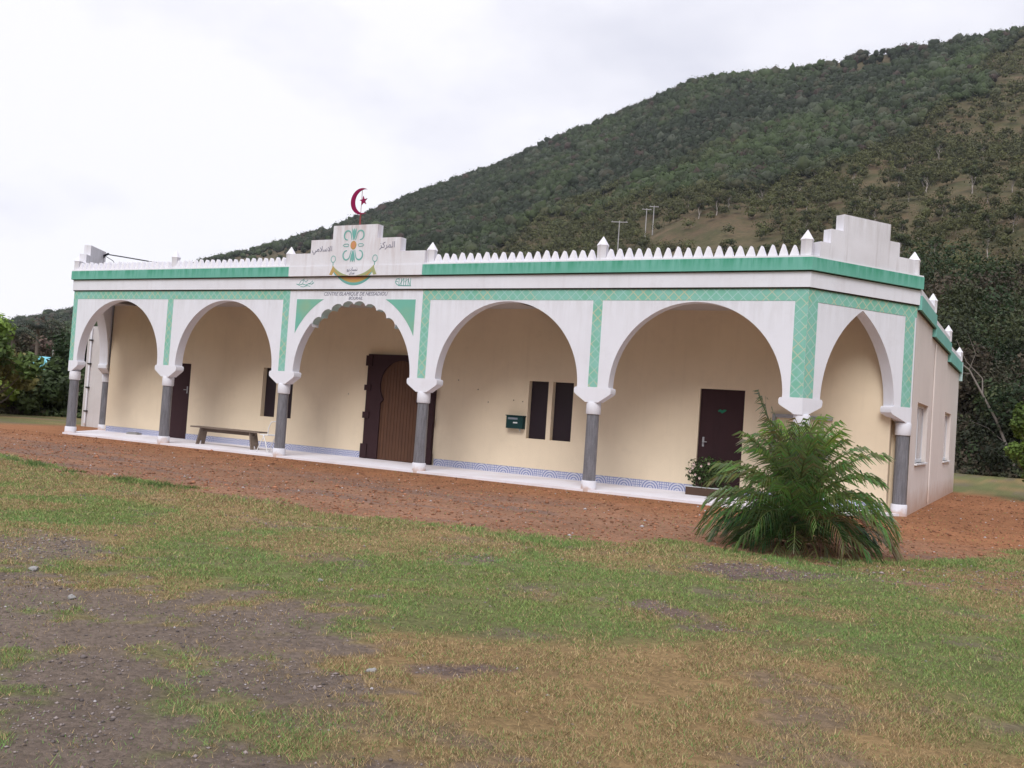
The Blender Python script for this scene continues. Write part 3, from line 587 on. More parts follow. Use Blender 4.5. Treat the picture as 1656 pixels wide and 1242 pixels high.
# ------------------------------------------------------------------ THE BUILDING
B=empty('community_hall',(0,0,0),'long white single storey hall with green trim, arched porch and spiked parapet','building')
CX=[0,3.888,7.8725,11.917,15.974,20.0175]; C1,C2=1.5267,2.3407; CL=math.hypot(C1,C2); cu,cv=C1/CL,C2/CL
ZF,ZG,ZT=3.9755,4.2505,4.5; TH=.24
front=lambda s,d,z:(s,d,z)
right=lambda s,d,z:(20.0175+cu*s-cv*d,cv*s+cu*d,z)          # s runs back from the corner, d goes inwards
left_=lambda s,d,z:(-(cu*s)+cv*d,cv*s+cu*d,z)
SX=20.0175+C1                                                 # side wall plane x
side=lambda s,d,z:(SX-d,s,z)                                  # s is y
def circ(cx,cz,r,a0,a1,n): return [(cx+r*math.cos(R(a0+(a1-a0)*i/n)),cz+r*math.sin(R(a0+(a1-a0)*i/n))) for i in range(n+1)]
HW=.335
def arch_pts(i):
    a,b=CX[i]+(.335 if i else .33),CX[i+1]-(.335 if i<4 else .36); c=(a+b)/2; r=(b-a)/2; cz=3.71-r
    p=[(b,1.96)]
    if i!=2: p+=circ(c,cz,r,0,180,44)
    else:
        lo=48
        p+=circ(c,cz,r,0,90-lo+2,14)
        nl=8; step=2*lo/nl
        for k in range(nl):                                   # eight scallops at the crown
            a0=90-lo+step*k
            for j in range(9):
                t=j/8; an=a0+step*t; rr=r-.085+.085*math.sin(PI*t)**.6
                p.append((c+rr*math.cos(R(an)),cz+rr*math.sin(R(an))))
        p+=circ(c,cz,r,90+lo-2,180,14)
    return p+[(a,1.96)]
arches=[arch_pts(i) for i in range(5)]
# front arcade wall: one outline
out=[(0,ZT-.01),(20.0175,ZT-.01),(20.0175,1.96)]
for a in arches[::-1]: out+=a
out+=[(0,1.96)]
mb=MB(front); mb.prism(out,0,TH); mb.build('arcade_wall','white',B)
def pointed(s0,s1,apex,n=16):
    c=(s0+s1)/2; w=(s1-s0)/2; h=apex-2.0; rr=(w*w+h*h)/(2*w); p=[(s1,1.96)]
    a1=math.asin(h/rr)
    p+=[(s1-rr+rr*math.cos(a1*i/n),2.0+rr*math.sin(a1*i/n)) for i in range(n+1)]
    p+=[(s0+rr-rr*math.cos(a1*(n-i)/n),2.0+rr*math.sin(a1*(n-i)/n)) for i in range(1,n+1)]
    return p+[(s0,1.96)]
for mp in (right,left_):
    mb=MB(mp); mb.prism([(0.001,ZT-.01),(CL,ZT-.01),(CL,1.96)]+pointed(.414,2.3,3.71)+[(0.001,1.96)],0.002,TH); mb.build('corner_arch_wall','white',B)
# cornice: fascia and green band
def strip(name,mp,s0,s1,d0,d1,z0,z1,m): mb=MB(mp); mb.box(s0,s1,d0,d1,z0,z1); return mb.build(name,m,B)
e1,e2=.045,.10; k=math.tan(math.atan2(C2,C1)/2)
def mitred(name,mp,s0,s1,d,z0,z1,m,ml,mr):
    mb=MB(mp); f=[(s0-d*ml,-d),(s1+d*mr,-d),(s1,.1),(s0,.1)]
    for z,rev in ((z0,1),(z1,0)):
        P=[(x,y,z) for x,y in f]; mb.face(P if not rev else P[::-1])
    for i in range(4):
        a,b=f[i],f[(i+1)%4]; mb.face([(a[0],a[1],z0),(b[0],b[1],z0),(b[0],b[1],z1),(a[0],a[1],z1)])
    return mb.build(name,m,B)
for nm,d,z0,z1,mm in (('fascia',e1,ZF,ZG,'fascia'),('green_band',e2,ZG+.022,ZT,'green'),('painted_shadow_strip',.02,ZG,ZG+.022,'dark'),('parapet_sill',e2-.01,ZT,ZT+.03,'merlon')):  # the dark strip colours in the shadow line beneath the green band
    if nm=='fascia': mitred(nm,front,0,20.0175,d,z0,z1,mm,k,k)
    elif nm=='painted_shadow_strip': mitred(nm,front,0,20.0175,d+.02,z0,z1,mm,k,k)
    else:
        mitred(nm,front,0,7.957,d,z0,z1,mm,k,0); mitred(nm,front,11.789,20.0175,d,z0,z1,mm,0,k)
    for mp in (right,left_): mitred(nm,mp,0,CL,d if nm!='painted_shadow_strip' else d+.02,z0,z1,mm,k,.3)
# dark strip painting in the shadow line under the fascia
mitred('painted_shadow_line',front,0,20.0175,.028,ZF-.018,ZF,'dark',k,k)
for mp in (right,left_): mitred('painted_shadow_line',mp,0,CL,.028,ZF-.018,ZF,'dark',k,.3)
# lattice strips (painted, 3 mm proud)
zt,zb,zs=ZF-.02,3.735,1.994
def lat(mp,rects):
    mb=MB(mp)
    for s0,s1,z0,z1 in rects: mb.box(s0,s1,-.004,.0,z0,z1)
    return mb.build('lattice_strip','lattice',B)
lat(front,[(0.0,7.957,zb,zt),(0.0,.17,zs,zb),(3.79,3.99,zs,zb),(7.757,7.957,zs,zb)])
lat(front,[(11.789,20.016,zb,zt),(11.789,11.995,zs,zb),(15.874,16.076,zs,zb),(19.79,20.016,zs,zb)])
for mp in (right,left_): lat(mp,[(.002,CL,zb,zt),(.002,.228,zs,zb),(2.49,CL-.05,zs+.02,zb)])
# centre panel, spandrels
mb=MB(front); mb.box(7.957,11.789,-e2-.012,.1,ZG+.022,ZT+.002); mb.build('centre_panel','crest',B)
def spandrel(sg):
    c=(arches[2][0][0]+arches[2][-1][0])/2; rr=1.94; cz=2.02; x1=c+sg*1.71; top=3.742
    a0=math.acos(1.71/rr); a1=math.asin((top-cz)/rr); p=[(x1,top)]+[(c+sg*rr*math.cos(a0+(a1-a0)*i/20),cz+rr*math.sin(a0+(a1-a0)*i/20)) for i in range(21)]
    mb=MB(front); mb.prism(p,-.004,0); mb.build('green_spandrel','spandrel',B)
spandrel(-1); spandrel(1)
# scallop teeth faces: green paint on the underside of the crown
c=(arches[2][0][0]+arches[2][-1][0])/2; r_=(arches[2][0][0]-arches[2][-1][0])/2; cz=3.71-r_
mb=MB(front)
sp=[p for p in arches[2][15:-15]]
for (x0,z0),(x1,z1) in zip(sp,sp[1:]): mb.face([(x0,.012,z0-.003),(x1,.012,z1-.003),(x1,TH-.01,z1-.003),(x0,TH-.01,z0-.003)])
mb.build('scalloped_edge',M['paleteal'],B)
# crests with steps
def crest(mp,steps,d0,d1,m):
    mb=MB(mp); L=steps; c0=[]
    up=[];dn=[]
    z_prev=ZT+.002
    pts=[(L[0][0],z_prev)]
    for x0,x1,z in L: pts+=[(x0,z)]
    pts_r=[]
    for i in range(len(L)-1): pass
    o=[(L[0][0],ZT)]
    for i,(x0,x1,z) in enumerate(L):
        if i: o.append((x0,L[i-1][2]))
        o.append((x0,z))
    for i in range(len(L)-1,-1,-1):
        x1,z=L[i][1],L[i][2]; o.append((x1,z)); o.append((x1,L[i-1][2] if i else ZT))
    mb.prism(o,d0,d1); mb.build('stepped_crest',m,B)
crest(front,[(7.96,11.83,4.808),(8.583,11.159,5.12),(9.224,10.50,5.435)],-.10,.10,'crest')
for mp in (right,left_): crest(mp,[(.13,2.56,4.80),(.37,2.13,5.06),(.66,1.86,5.365)],-.085,.10,'chamfer')
# finials and merlons
def finial(mp,s,d,z,h=.5,r=.12):
    mb=MB(mp); sh=h*.62; mb.lathe((s,d),[(0,z),(r*.92,z),(r*.92,z+sh*.9),(r*1.04,z+sh),(0.006,z+h),(0,z+h)],6,PI/6)
    for i in range(len(mb.sm)): mb.sm[i]=False
    return mb.build('finial','merlon',B)
for x in (0.03,3.93,7.86,11.93,15.99,19.93): finial(front,x,.03,ZT+.03,.475 if x>1 else .42)
for mp in (right,left_): finial(mp,CL-.13,.02,ZT+.03,.45)
mm_proto=None
def merlon(x,w,h):
    global mm_proto
    if mm_proto is None:
        mb=MB(front); o=[(-.5,0),(.5,0),(.44,.12),(.15,.84),(.07,.97),(0,1),(-.07,.97),(-.15,.84),(-.44,.12)]
        n=len(o); f=[(a,-.5*(1-.45*b),b) for a,b in o]; bk=[(a,.5*(1-.45*b),b) for a,b in o]
        mb.face(f); mb.face(bk[::-1])
        for i in range(n): mb.face([f[i],bk[i],bk[(i+1)%n],f[(i+1)%n]])
        mm_proto=mb.build('merlon','merlon',B); q_=mm_proto
    else: q_=mm_proto.copy(); COL.objects.link(q_); q_.parent=B
    q_.location=(x,.02,ZT+.03); q_.scale=(w*rnd.uniform(.93,1.05),.15,h*rnd.uniform(.95,1.04)); q_.rotation_euler=(0,R(rnd.uniform(-2,2)),0); return q_
for i in (0,1,3,4):
    a,b=CX[i],CX[i+1]
    if i==0:a=.03
    if i==4:b=19.93
    for j in range(1,20): merlon(a+(b-a)*j/20+rnd.uniform(-.005,.005),.168,.215*rnd.uniform(.95,1.05))
# side parapet, stepping down in three tiers
tiers=[(C2+.03,5.45,3.89,4.16),(5.45,9.72,3.695,3.96),(9.72,13.84,3.49,3.785)]
for i,(y0,y1,z0,z1) in enumerate(tiers):
    mb=MB(side); mb.box(y0,y1,-.08,.12,z0,z1); mb.build('side_green_band','green2',B)
    mb=MB(side); mb.box(y0+.002,y1-.002,-.055,.1,z1,z1+.13); mb.build('side_parapet','merlon',B)
    mb=MB(side); mb.box(y0,y1-.002,-.035,.0,z0-.02,z0,); mb.build('painted_shadow_line','dark',B)  # dark strip colours in the shadow below the side band
    finial(side,y1-.32,0.0,z1+.02,.42,.10)
mb=MB(side); mb.box(13.84,14.02,-.09,.12,3.25,3.80); mb.build('corner_trim','paleteal',B)
# walls with openings
def wall_open(name,mp,s0,s1,z0,z1,ops,depth,m):
    xs=sorted({s0,s1,*[v for o in ops for v in o[:2]]}); zs=sorted({z0,z1,*[v for o in ops for v in o[2:4]]}); mb=MB(mp)
    for a,b in zip(xs,xs[1:]):
        for c,d in zip(zs,zs[1:]):
            if any(o[0]<=a+1e-6 and b<=o[1]+1e-6 and o[2]<=c+1e-6 and d<=o[3]+1e-6 for o in ops): continue
            mb.face([(a,0,c),(b,0,c),(b,0,d),(a,0,d)])
    for x0,x1,a,b in [o[:4] for o in ops]:
        mb.face([(x0,0,a),(x0,depth,a),(x0,depth,b),(x0,0,b)]); mb.face([(x1,0,a),(x1,0,b),(x1,depth,b),(x1,depth,a)]); mb.face([(x0,0,b),(x0,depth,b),(x1,depth,b),(x1,0,b)]); mb.face([(x0,0,a),(x1,0,a),(x1,depth,a),(x0,depth,a)])
    return mb.build(name,m,B,weld=True)
D=2.15; back=lambda s,d,z:(s,D+d,z)
DOORS=[(1.50,2.44,.0,2.175),(17.47,18.41,.0,2.185)]
WINS=[(5.22,5.72,.845,2.168),(5.83,6.31,.845,2.168),(13.42,13.92,.845,2.168),(14.03,14.55,.845,2.168)]
wall_open('back_wall',back,-1.0,21.16,-.05,3.83,DOORS+WINS,.16,'cream')
for o in WINS:
    mb=MB(back); mb.box(o[0],o[1],.14,.18,o[2],o[3]); w=mb.build('window','glassdark',B)
for i,o in enumerate(DOORS):
    mb=MB(back); mb.box(o[0]+.005,o[1]-.005,.05,.09,o[2]+.01,o[3]-.005); d=mb.build('door','plum',B)
    mb=MB(back); hx=o[1]-.14 if i==0 else o[0]+.11; z=1.42 if i==0 else 1.08
    mb.box(hx-.02,hx+.02,.043,.05,z-.1,z+.1); mb.tube([(hx,.045,z),(hx,.0,z),(hx+(.09 if i else -.09),.0,z)],.011,6); mb.build('door_handle','steel',d)
    if i:
        mb=MB(back); mb.ribbon([(17.86,1.73),(17.9,1.75),(17.94,1.72),(17.99,1.75),(18.03,1.76)],[.03,.05,.06,.05,.02],.044,.05); mb.build('green_motif',plaster('dark_green_motif',(.02,.17,.10),(.02,.1,.06),.4,0),d)
# main door: dark carved surround with horseshoe opening
mc=9.865; hw=.575
op=[(mc+.575,.02),(mc+.575,1.42),(mc+.50,1.50)]+[(mc+.615*math.cos(R(a)),1.885+.615*math.sin(R(a))) for a in range(-36,217,7)]+[(mc-.50,1.50),(mc-.575,1.42),(mc-.575,.02)]
mb=MB(back); mb.prism([(mc-1.03,0.02),(mc-1.03,2.64),(mc+1.03,2.64),(mc+1.03,.02)]+op,-.10,0.0); fr=mb.build('door_surround','plum',B)
for sg in (-1,1):
    for z0,z1 in ((.02,.38),(1.02,1.18),(1.72,1.86),(2.34,2.60)):
        mb=MB(back); a,b=sorted((mc+sg*.88,mc+sg*1.075)); mb.box(a,b,-.135,-.10,z0,z1); mb.build('pilaster_block','plum',fr)
mb=MB(back)
n=13
for i in range(n):
    a=mc-.62+1.24*i/n; mb.box(a+.004,a+1.24/n-.004,-.052,-.03,.02,2.52)
mb.box(mc-.62,mc+.62,-.03,-.0,.02,2.52); mb.build('main_door','doorwood',B)
# tiles along the foot of the back wall (between doors)
for a,b in ((-1.0,1.5),(2.44,mc-1.08),(mc+1.08,17.47),(18.41,21.15)):
    mb=MB(back); mb.box(a,b,-.012,0.001,.012,.172); mb.build('tile_skirting','tile',B)
# grey framed opening between palm and pier
mb=MB(back)
for r_c in ((19.0,20.16,1.68,1.75),(19.94,20.0,1.0,1.68),(19.0,19.06,1.0,1.68),(19.0,20.16,.94,1.0)): mb.box(*r_c[:2],-.06,-.003,*r_c[2:])
wf=mb.build('wall_frame','steel',B)
# small stains and fixings left on the wall
for x,z in ((12.06,1.9),(12.36,1.62),(13.04,1.7),(13.28,1.68),(8.2,1.6),(11.5,2.1)):
    mb=MB(back); mb.lathe((x,-.004),[(0,z-.014),(.012,z-.01),(.014,z),(0,z+.014)],6); mb.build('wall_plug','dark',B)
# slab and ceiling
mb=MB(); s_=[(0,-.02),(20.02,-.02),(21.50,2.30),(21.4,2.36),(-1.4,2.36),(-1.50,2.30)]
mb.face([(x,y,.012) for x,y in s_]); mb.face([(x,y,-.3) for x,y in s_[::-1]])
for i in range(6): (a,b),(c_,d_)=s_[i],s_[(i+1)%6]; mb.face([(a,b,-.3),(c_,d_,-.3),(c_,d_,.012),(a,b,.012)])
mb.build('porch_slab','floor',B)
mb=MB(); ce=[(.1,TH),(19.95,TH),(21.3,2.2),(-1.3,2.2)]
mb.face([(x,y,3.82) for x,y in ce]); mb.face([(x,y,3.86) for x,y in ce[::-1]]); mb.build('ceiling','ceil',B)
for x0,x1,y0,y1 in ((13.63,14.95,.3,2.13),(.05,1.7,.3,2.13)):
    mb=MB(); mb.box(x0,x1,y0,y1,3.806,3.819); mb.build('ceiling_hatch','glassdark',B)
# side wall, windows
SW=[(3.35,5.45,.95,2.17),(9.8,11.75,.92,2.19)]
def sidewall():
    zc=[(C2+.02,5.45,3.9),(5.45,9.72,3.71),(9.72,13.85,3.5)]
    for y0,y1,zt_ in zc:
        ops=[o for o in SW if o[0]>=y0-.01 and o[1]<=y1+.01]
        wall_open('side_wall',side,y0,y1,-.3,zt_,ops,.11,'side')
sidewall()
for o in SW:
    mb=MB(side); f=.07
    mb.box(o[0],o[1],.085,.12,o[3]-f,o[3]); mb.box(o[0],o[1],.085,.12,o[2],o[2]+f)
    for a in (o[0],(o[0]+o[1])/2-f/2,o[1]-f): mb.box(a,a+f,.086,.12,o[2]+f,o[3]-f)
    w=mb.build('side_window','winframe',B)
    mb=MB(side); mb.box(o[0]+f,o[1]-f,.10,.115,o[2]+f,o[3]-f); mb.build('pane','glass',w)
    mb=MB(side); mb.box(o[0]-.05,o[1]+.05,-.045,.08,o[2]-.035,o[2]); mb.build('window_sill','winframe',w)
mb=MB(side); mb.tube([(6.2,-.02,.02),(6.2,-.02,1.9),(6.2,-.02,3.6)],.018,6); mb.build('cable_conduit','side',B)
# remaining hidden sides and flat roof
mb=MB(); mb.face([(-1.52,14,-.3),(SX-.002,14,-.3),(SX-.002,14,3.9),(-1.52,14,3.9)]); mb.face([(-1.52,C2,-.3),(-1.52,C2,3.9),(-1.52,14,3.9),(-1.52,14,-.3)]); mb.face([(SX-.002,13.85,-.3),(SX-.002,13.85,3.5),(SX-.002,14,3.5),(SX-.002,14,-.3)]); mb.build('rear_walls','side',B)
mb=MB(); mb.face([(0,.1,4.3),(20,.1,4.3),(SX-.05,C2,4.15),(SX-.05,14,3.4),(-1.5,14,3.4),(-1.5,C2,4.15)]); mb.build('roof','concrete',B)
# left wing wall with a drain pipe, seen through the end arch
mb=MB(); mb.box(-4.66,-1.6,4.0,8.0,-.2,3.35); wg=mb.build('wing_wall',plaster('wing_plaster',(.60,.57,.57),(.35,.31,.29),.4,.3),B)
mb=MB(); mb.tube([(-4.42,3.95,0),(-4.42,3.95,3.3)],.03,8); mb.build('drain_pipe','white',wg)
for z in (.45,1.25,2.05,2.85):
    mb=MB(); mb.box(-4.48,-4.36,3.91,3.99,z,z+.05); mb.build('pipe_clamp','dark',wg)
# columns: shaft with base and capital, bracket above
def column(x,y,half=None):
    mb=MB(); mb.lathe((x,y),[(.128,.18),(.126,.9),(.122,1.49)],28); sh=mb.build('column','marble',B)
    mb=MB(); mb.lathe((x,y),[(0,-.1),(.150,-.1),(.150,.165),(.142,.182),(0,.182)],28); mb.build('column_base','white',sh)
    mb=MB(); mb.lathe((x,y),[(0,1.487),(.138,1.487),(.146,1.50),(.146,1.70),(.138,1.726),(0,1.726)],28); mb.build('capital','white',sh)
mb=MB(); mb.prism([(0,0)],0,0) if False else None
for sg_,xo in ((1,0),(-1,20.0175)):
    e_=21.161 if sg_==1 else 21.0185; P=[(e_,D),(e_+.045,D),(e_+.045,C2+.1),(SX-.002,C2+.1),(SX-.002,C2+.35),(e_,C2+.35)]; P=[(sg_*a+(0 if sg_==1 else 20.0175),b) for a,b in P]
    mb=MB(lambda s,d,z:(s,z,d)); mb.prism(P,-.1,3.85); mb.build('wall_return','cream',B)
def bracket(mp,prof,extra=.0):
    mb=MB(mp); mb.prism(prof,-.006-extra,TH+.006); mb.build('bracket','white',B)
def side_prof(sg,x,hw): return [(x,1.72),(x+sg*.14,1.722),(x+sg*.17,1.745),(x+sg*(hw+.02),1.868),(x+sg*(hw+.055),1.90),(x+sg*(hw+.062),1.975),(x+sg*(hw+.045),2.01),(x+sg*(hw-.003),2.02),(x,2.02)]
for i,x in enumerate(CX[1:5]):
    column(x,.12); a=side_prof(-1,x,HW); b=side_prof(1,x,HW); bracket(front,a[:-1]+b[::-1][:-1])
column(.12,.14); bracket(front,side_prof(1,0.0,.33)); bracket(left_,side_prof(1,0.0,.414))
column(20.0175-.03,.15); bracket(front,side_prof(-1,20.0175,.36)); bracket(right,side_prof(1,0.0,.414))
ex=lambda mp: mp(CL-.06,.12,0)
for mp in (right,left_):
    x,y,_=ex(mp); column(x,y); bracket(mp,[(p[0],p[1]) for p in side_prof(-1,CL-.003,.50)])
# ---- emblem on the centre crest
EP=[-.1035,-.1005]                                            # crest face at d=-.10
def paint(name,m,fn,d0=EP[0],d1=EP[1]):
    mb=MB(front); fn(mb,d0,d1); return mb.build(name,m,B,weld=False)
ec,ez=9.84,4.972
def leafp(x,z,dx,dz,w,n=8):
    L=math.hypot(dx,dz); nx_,nz_=-dz/L,dx/L; up=[];dn=[]
    for i in range(n+1):
        t=i/n; ww=w*math.sin(PI*t)**.7*.5+.002; up.append((x+dx*t+nx_*ww,z+dz*t+nz_*ww)); dn.append((x+dx*t-nx_*ww,z+dz*t-nz_*ww))
    return up+dn[::-1]
def f_emb(mb,d0,d1):
    for sz in (1,-1):
        mb.prism(leafp(ec,ez+sz*.11,0,sz*.28,.075),d0,d1); mb.prism(leafp(ec-.01,ez+sz*.14,-.05,sz*.25,.04),d0+.001,d1); mb.prism(leafp(ec+.01,ez+sz*.14,.05,sz*.25,.04),d0+.001,d1)
        for sx in (1,-1):
            P=[]
            for i in range(23):
                a=R(200-i*13.5); rr=.105-.0006*i; P.append((ec+sx*(.185+rr*math.cos(a)),ez+sz*(.225+rr*1.1*math.sin(a))))
            P=[(ec+sx*.05,ez+sz*.12)]+P[2:]
            mb.ribbon(P,[.02+.016*math.sin(PI*i/(len(P)-1)) for i in range(len(P))],d0,d1)
    for sx in (1,-1):
        mb.ribbon([(ec+sx*.13,ez+.012),(ec+sx*.18,ez+.032),(ec+sx*.26,ez+.026),(ec+sx*.30,ez),(ec+sx*.26,ez-.026),(ec+sx*.18,ez-.032),(ec+sx*.13,ez-.012)],.016,d0,d1)
paint('floral_emblem','spandrel' if False else 'teal',f_emb,-.105,-.1025)
paint('emblem_ring','ochre',lambda mb,a,b: mb.prism([(ec+.085*math.cos(t),ez+.10*math.sin(t)) for t in np.linspace(0,2*PI,24,endpoint=False)],-.1045,-.1025))
paint('emblem_heart','coral',lambda mb,a,b: mb.prism([(ec+.055*math.cos(t),ez+.075*math.sin(t)) for t in np.linspace(0,2*PI,20,endpoint=False)],-.1062,-.1048))
# bowl-shaped crescent across panel and fascia, with tassels and rings
bc=9.88
def bowl(zlo,zhi,df,frac0,frac1,m):
    oc,orr=4.74,.68; ic,ir=5.115,.845; mb=MB(front); n=60
    for i in range(n):
        x0=-.60+1.2*i/n;x1=-.60+1.2*(i+1)/n
        def zz(x):
            zo=oc-math.sqrt(max(orr*orr-x*x,0)); zi=ic-math.sqrt(ir*ir-x*x); zi=max(zi,zo+.01); return zo+(zi-zo)*frac0,zo+(zi-zo)*frac1
        a,b=zz(x0); c_,d_=zz(x1); a,b,c_,d_=(min(max(v,zlo),zhi) for v in (a,b,c_,d_))
        if b-a<.003 and d_-c_<.003: continue
        mb.prism([(bc+x0,a),(bc+x1,c_),(bc+x1,d_+1e-4),(bc+x0,b+1e-4)],df-.003,df-.0005)
    if mb.f: mb.build('painted_crescent',m,B,weld=False)
for zlo,zhi,df in ((ZG+.026,4.52,-e2-.012),(3.99,ZG-.001,-e1)):
    bowl(zlo,zhi,df,0,.30,'teal'); bowl(zlo,zhi,df,.30,.62,'ochre'); bowl(zlo,zhi,df,.62,1.0,'olive' if zlo>4.2 else 'coral')
for sg in (-1,1):
    P=[(bc+sg*.58,4.50),(bc+sg*.68,4.30),(bc+sg*.60,4.285),(bc+sg*.52,4.40)]
    mb=MB(front); mb.prism(P,-e2-.0155,-e2-.0125); mb.build('painted_tassel','olive' if sg>0 else 'ochre',B,weld=False)
    mb=MB(front); P=[(bc+sg*.60+.065*math.cos(t),4.66+.075*math.sin(t)) for t in np.linspace(0,2*PI,22)]; mb.ribbon(P,.018,-.1035,-.1005); mb.ribbon([(bc+sg*.60,4.585),(bc+sg*.595,4.51)],.022,-.1035,-.1005); mb.build('painted_ring','teal',B,weld=False)
# ---- lettering
def text(body,x,z,h,m,df,shear=0.,ext=.002,align='CENTER',space=1.0,name='lettering',wx=1.0):
    cu_=bpy.data.curves.new(name,'FONT'); cu_.body=body; cu_.size=h/.72; cu_.shear=shear; cu_.align_x=align; cu_.align_y='CENTER'; cu_.space_character=space; cu_.extrude=ext; cu_.resolution_u=3
    o=bpy.data.objects.new(name,cu_); COL.objects.link(o); dg=bpy.context.evaluated_depsgraph_get(); me=bpy.data.meshes.new_from_object(o.evaluated_get(dg)); bpy.data.objects.remove(o); bpy.data.curves.remove(cu_)
    me.transform(Matrix.Scale(wx,4,(1,0,0))); me.transform(Matrix.Rotation(PI/2,4,'X')); me.transform(Matrix.Translation((x,df-.001,z))); me.materials.clear(); me.materials.append(M[m])
    o=bpy.data.objects.new(name,me); COL.objects.link(o); o.parent=B; return o
text('CENTRE ISLAMIQUE DE NESSADIOU',9.90,3.865,.082,'ink',-.001,.28,wx=1.0,space=1.0)
text('BOURAIL',9.93,3.765,.070,'ink',-.001,.28)
text('\uFEB0\uFEDB\uFEAE\uFEE4\uFEDF\uFE8D',10.80,4.95,.135,'ink',-.1015)
text('\uFEF2\uFEE3\uFEFC\uFEB3\uFEFB\uFE8D',8.93,4.90,.125,'ink',-.1015)
text('\uFEEE\uFEF3\uFEA9\uFE8E\uFEB4\uFEE7',9.86,4.415,.085,'ink',-.1135)
text('\uFEF1\uFE8D\uFEAD\uFEEE\uFE91',9.86,4.335,.055,'ink',-.1135)
# green calligraphy on the fascia, either side
def f_right(mb,d0,d1):
    x=11.15
    for i in range(6):
        s=x+i*.062; mb.ribbon([(s,4.035),(s+.004,4.205)],.015,d0,d1)
    mb.ribbon([(x+.02,4.06),(x+.12,4.20),(x+.16,4.12),(x+.24,4.19),(x+.3,4.06)],.015,d0,d1); mb.ribbon([(x,4.045),(x+.33,4.04)],.018,d0,d1)
    mb.ribbon([(x+.0,4.20),(x-.07,4.19),(x-.10,4.12),(x-.05,4.07),(x-.0,4.05)],.018,d0,d1); mb.ribbon([(x-.08,4.14),(x-.02,4.13)],.014,d0,d1)
def f_left(mb,d0,d1):
    x=8.2
    mb.ribbon([(x-.03,4.10),(x+.06,4.07),(x+.16,4.10),(x+.26,4.07),(x+.36,4.11),(x+.44,4.09),(x+.5,4.13)],.018,d0,d1)
    mb.ribbon([(x+.04,4.08),(x+.1,4.17),(x+.18,4.2),(x+.26,4.14),(x+.32,4.2)],.013,d0,d1)
    mb.ribbon([(x+.1,4.04),(x+.2,4.03),(x+.3,4.06),(x+.4,4.04)],.014,d0,d1); mb.ribbon([(x+.16,4.1),(x+.2,4.23)],.013,d0,d1); mb.ribbon([(x+.36,4.09),(x+.46,4.17),(x+.47,4.1)],.014,d0,d1)
paint('calligraphy','teal',f_right,-e1-.003,-e1-.0005); paint('calligraphy','teal',f_left,-e1-.003,-e1-.0005)
# ---- crescent and star on its pole
mb=MB(); mb.tube([(9.90,0,5.43),(9.90,0,5.72)],.022,8,.016); pl_=mb.build('crescent_pole','rust',B)
mb=MB(); mb.tube([(9.90,0,5.70),(9.90,0,6.27)],.006,6); mb.build('support_rod','rust',pl_)
def crescent():
    mb=MB(); cx_,cz_=9.90,6.00; ro=.305; o=[]
    for i in range(41): a=R(62+ (298-62)*i/40); o.append((cx_+ro*math.cos(a),cz_+ro*math.sin(a)))
    ri=.245; ox=.085
    p0,p1=o[0],o[-1]; a0=math.atan2(p0[1]-cz_,p0[0]-cx_-ox); a1=2*PI-a0
    for i in range(1,40): a=a1+(a0-a1)*i/40; rr=math.hypot(p0[0]-cx_-ox,p0[1]-cz_)*(1); o.append((cx_+ox+rr*math.cos(a),cz_+rr*math.sin(a)))
    mb.prism(o,-.012,.012); return mb.build('crescent','crimson',pl_)
crescent()
mb=MB(); st=[(9.955+(.115 if i%2==0 else .045)*math.cos(R(90+36*i+8)),6.01+(.115 if i%2==0 else .045)*math.sin(R(90+36*i+8))) for i in range(10)]; mb.prism(st,-.01,.01); mb.build('star','crimson',pl_)

# ------------------------------------------------------------------ things in and round the porch
# bench
bn=empty('bench',(5.25,1.0,.012),'weathered grey plank bench standing on the porch before the cream wall','bench')
mb=MB(); mb.box(-1.23,1.23,-.15,.15,.435,.472); mb.build('seat','benchwood',bn)
mb=MB(); mb.box(-.98,.98,-.02,.02,.34,.435); mb.build('stretcher','benchwood',bn)
for sg in (-1,1):
    mp=lambda s,d,z,sg=sg:(sg*(.88+.10*(.435-z)/.435)+d,s,z); mb=MB(mp)
    mb.prism([(-.14,0),(-.055,0),(-.03,.09),(0,.13),(.03,.09),(.055,0),(.14,0),(.125,.435),(-.125,.435)],-.02,.02); mb.build('leg','benchwood',bn)
# tubular chair
ch=empty('folding_chair',(7.08,.62,.012),'white tubular metal chair half hidden behind the third column','chair',None,R(-12))
def tub(name,pts,r=.013): mb=MB(); mb.tube([Vector(p) for p in pts],r,8); return mb.build(name,'chairwhite',ch)
for sg in (-1,1):
    tub('leg',[(-.27,sg*.18,0),(-.10,sg*.18,.28),(.04,sg*.18,.44)]); tub('leg',[(.22,sg*.19,0),(.10,sg*.19,.25),(-.02,sg*.19,.43)])
mb=MB(); mb.box(-.18,.17,-.18,.18,.42,.445); mb.build('seat','chairwhite',ch)
tub('backrest',[(.15,-.18,.43),(.17,-.18,.62),(.22,-.15,.76),(.24,0,.79),(.22,.15,.76),(.17,.18,.62),(.15,.18,.43)],.014)
tub('rung',[(.17,-.19,.1),(.17,.19,.1)],.009)
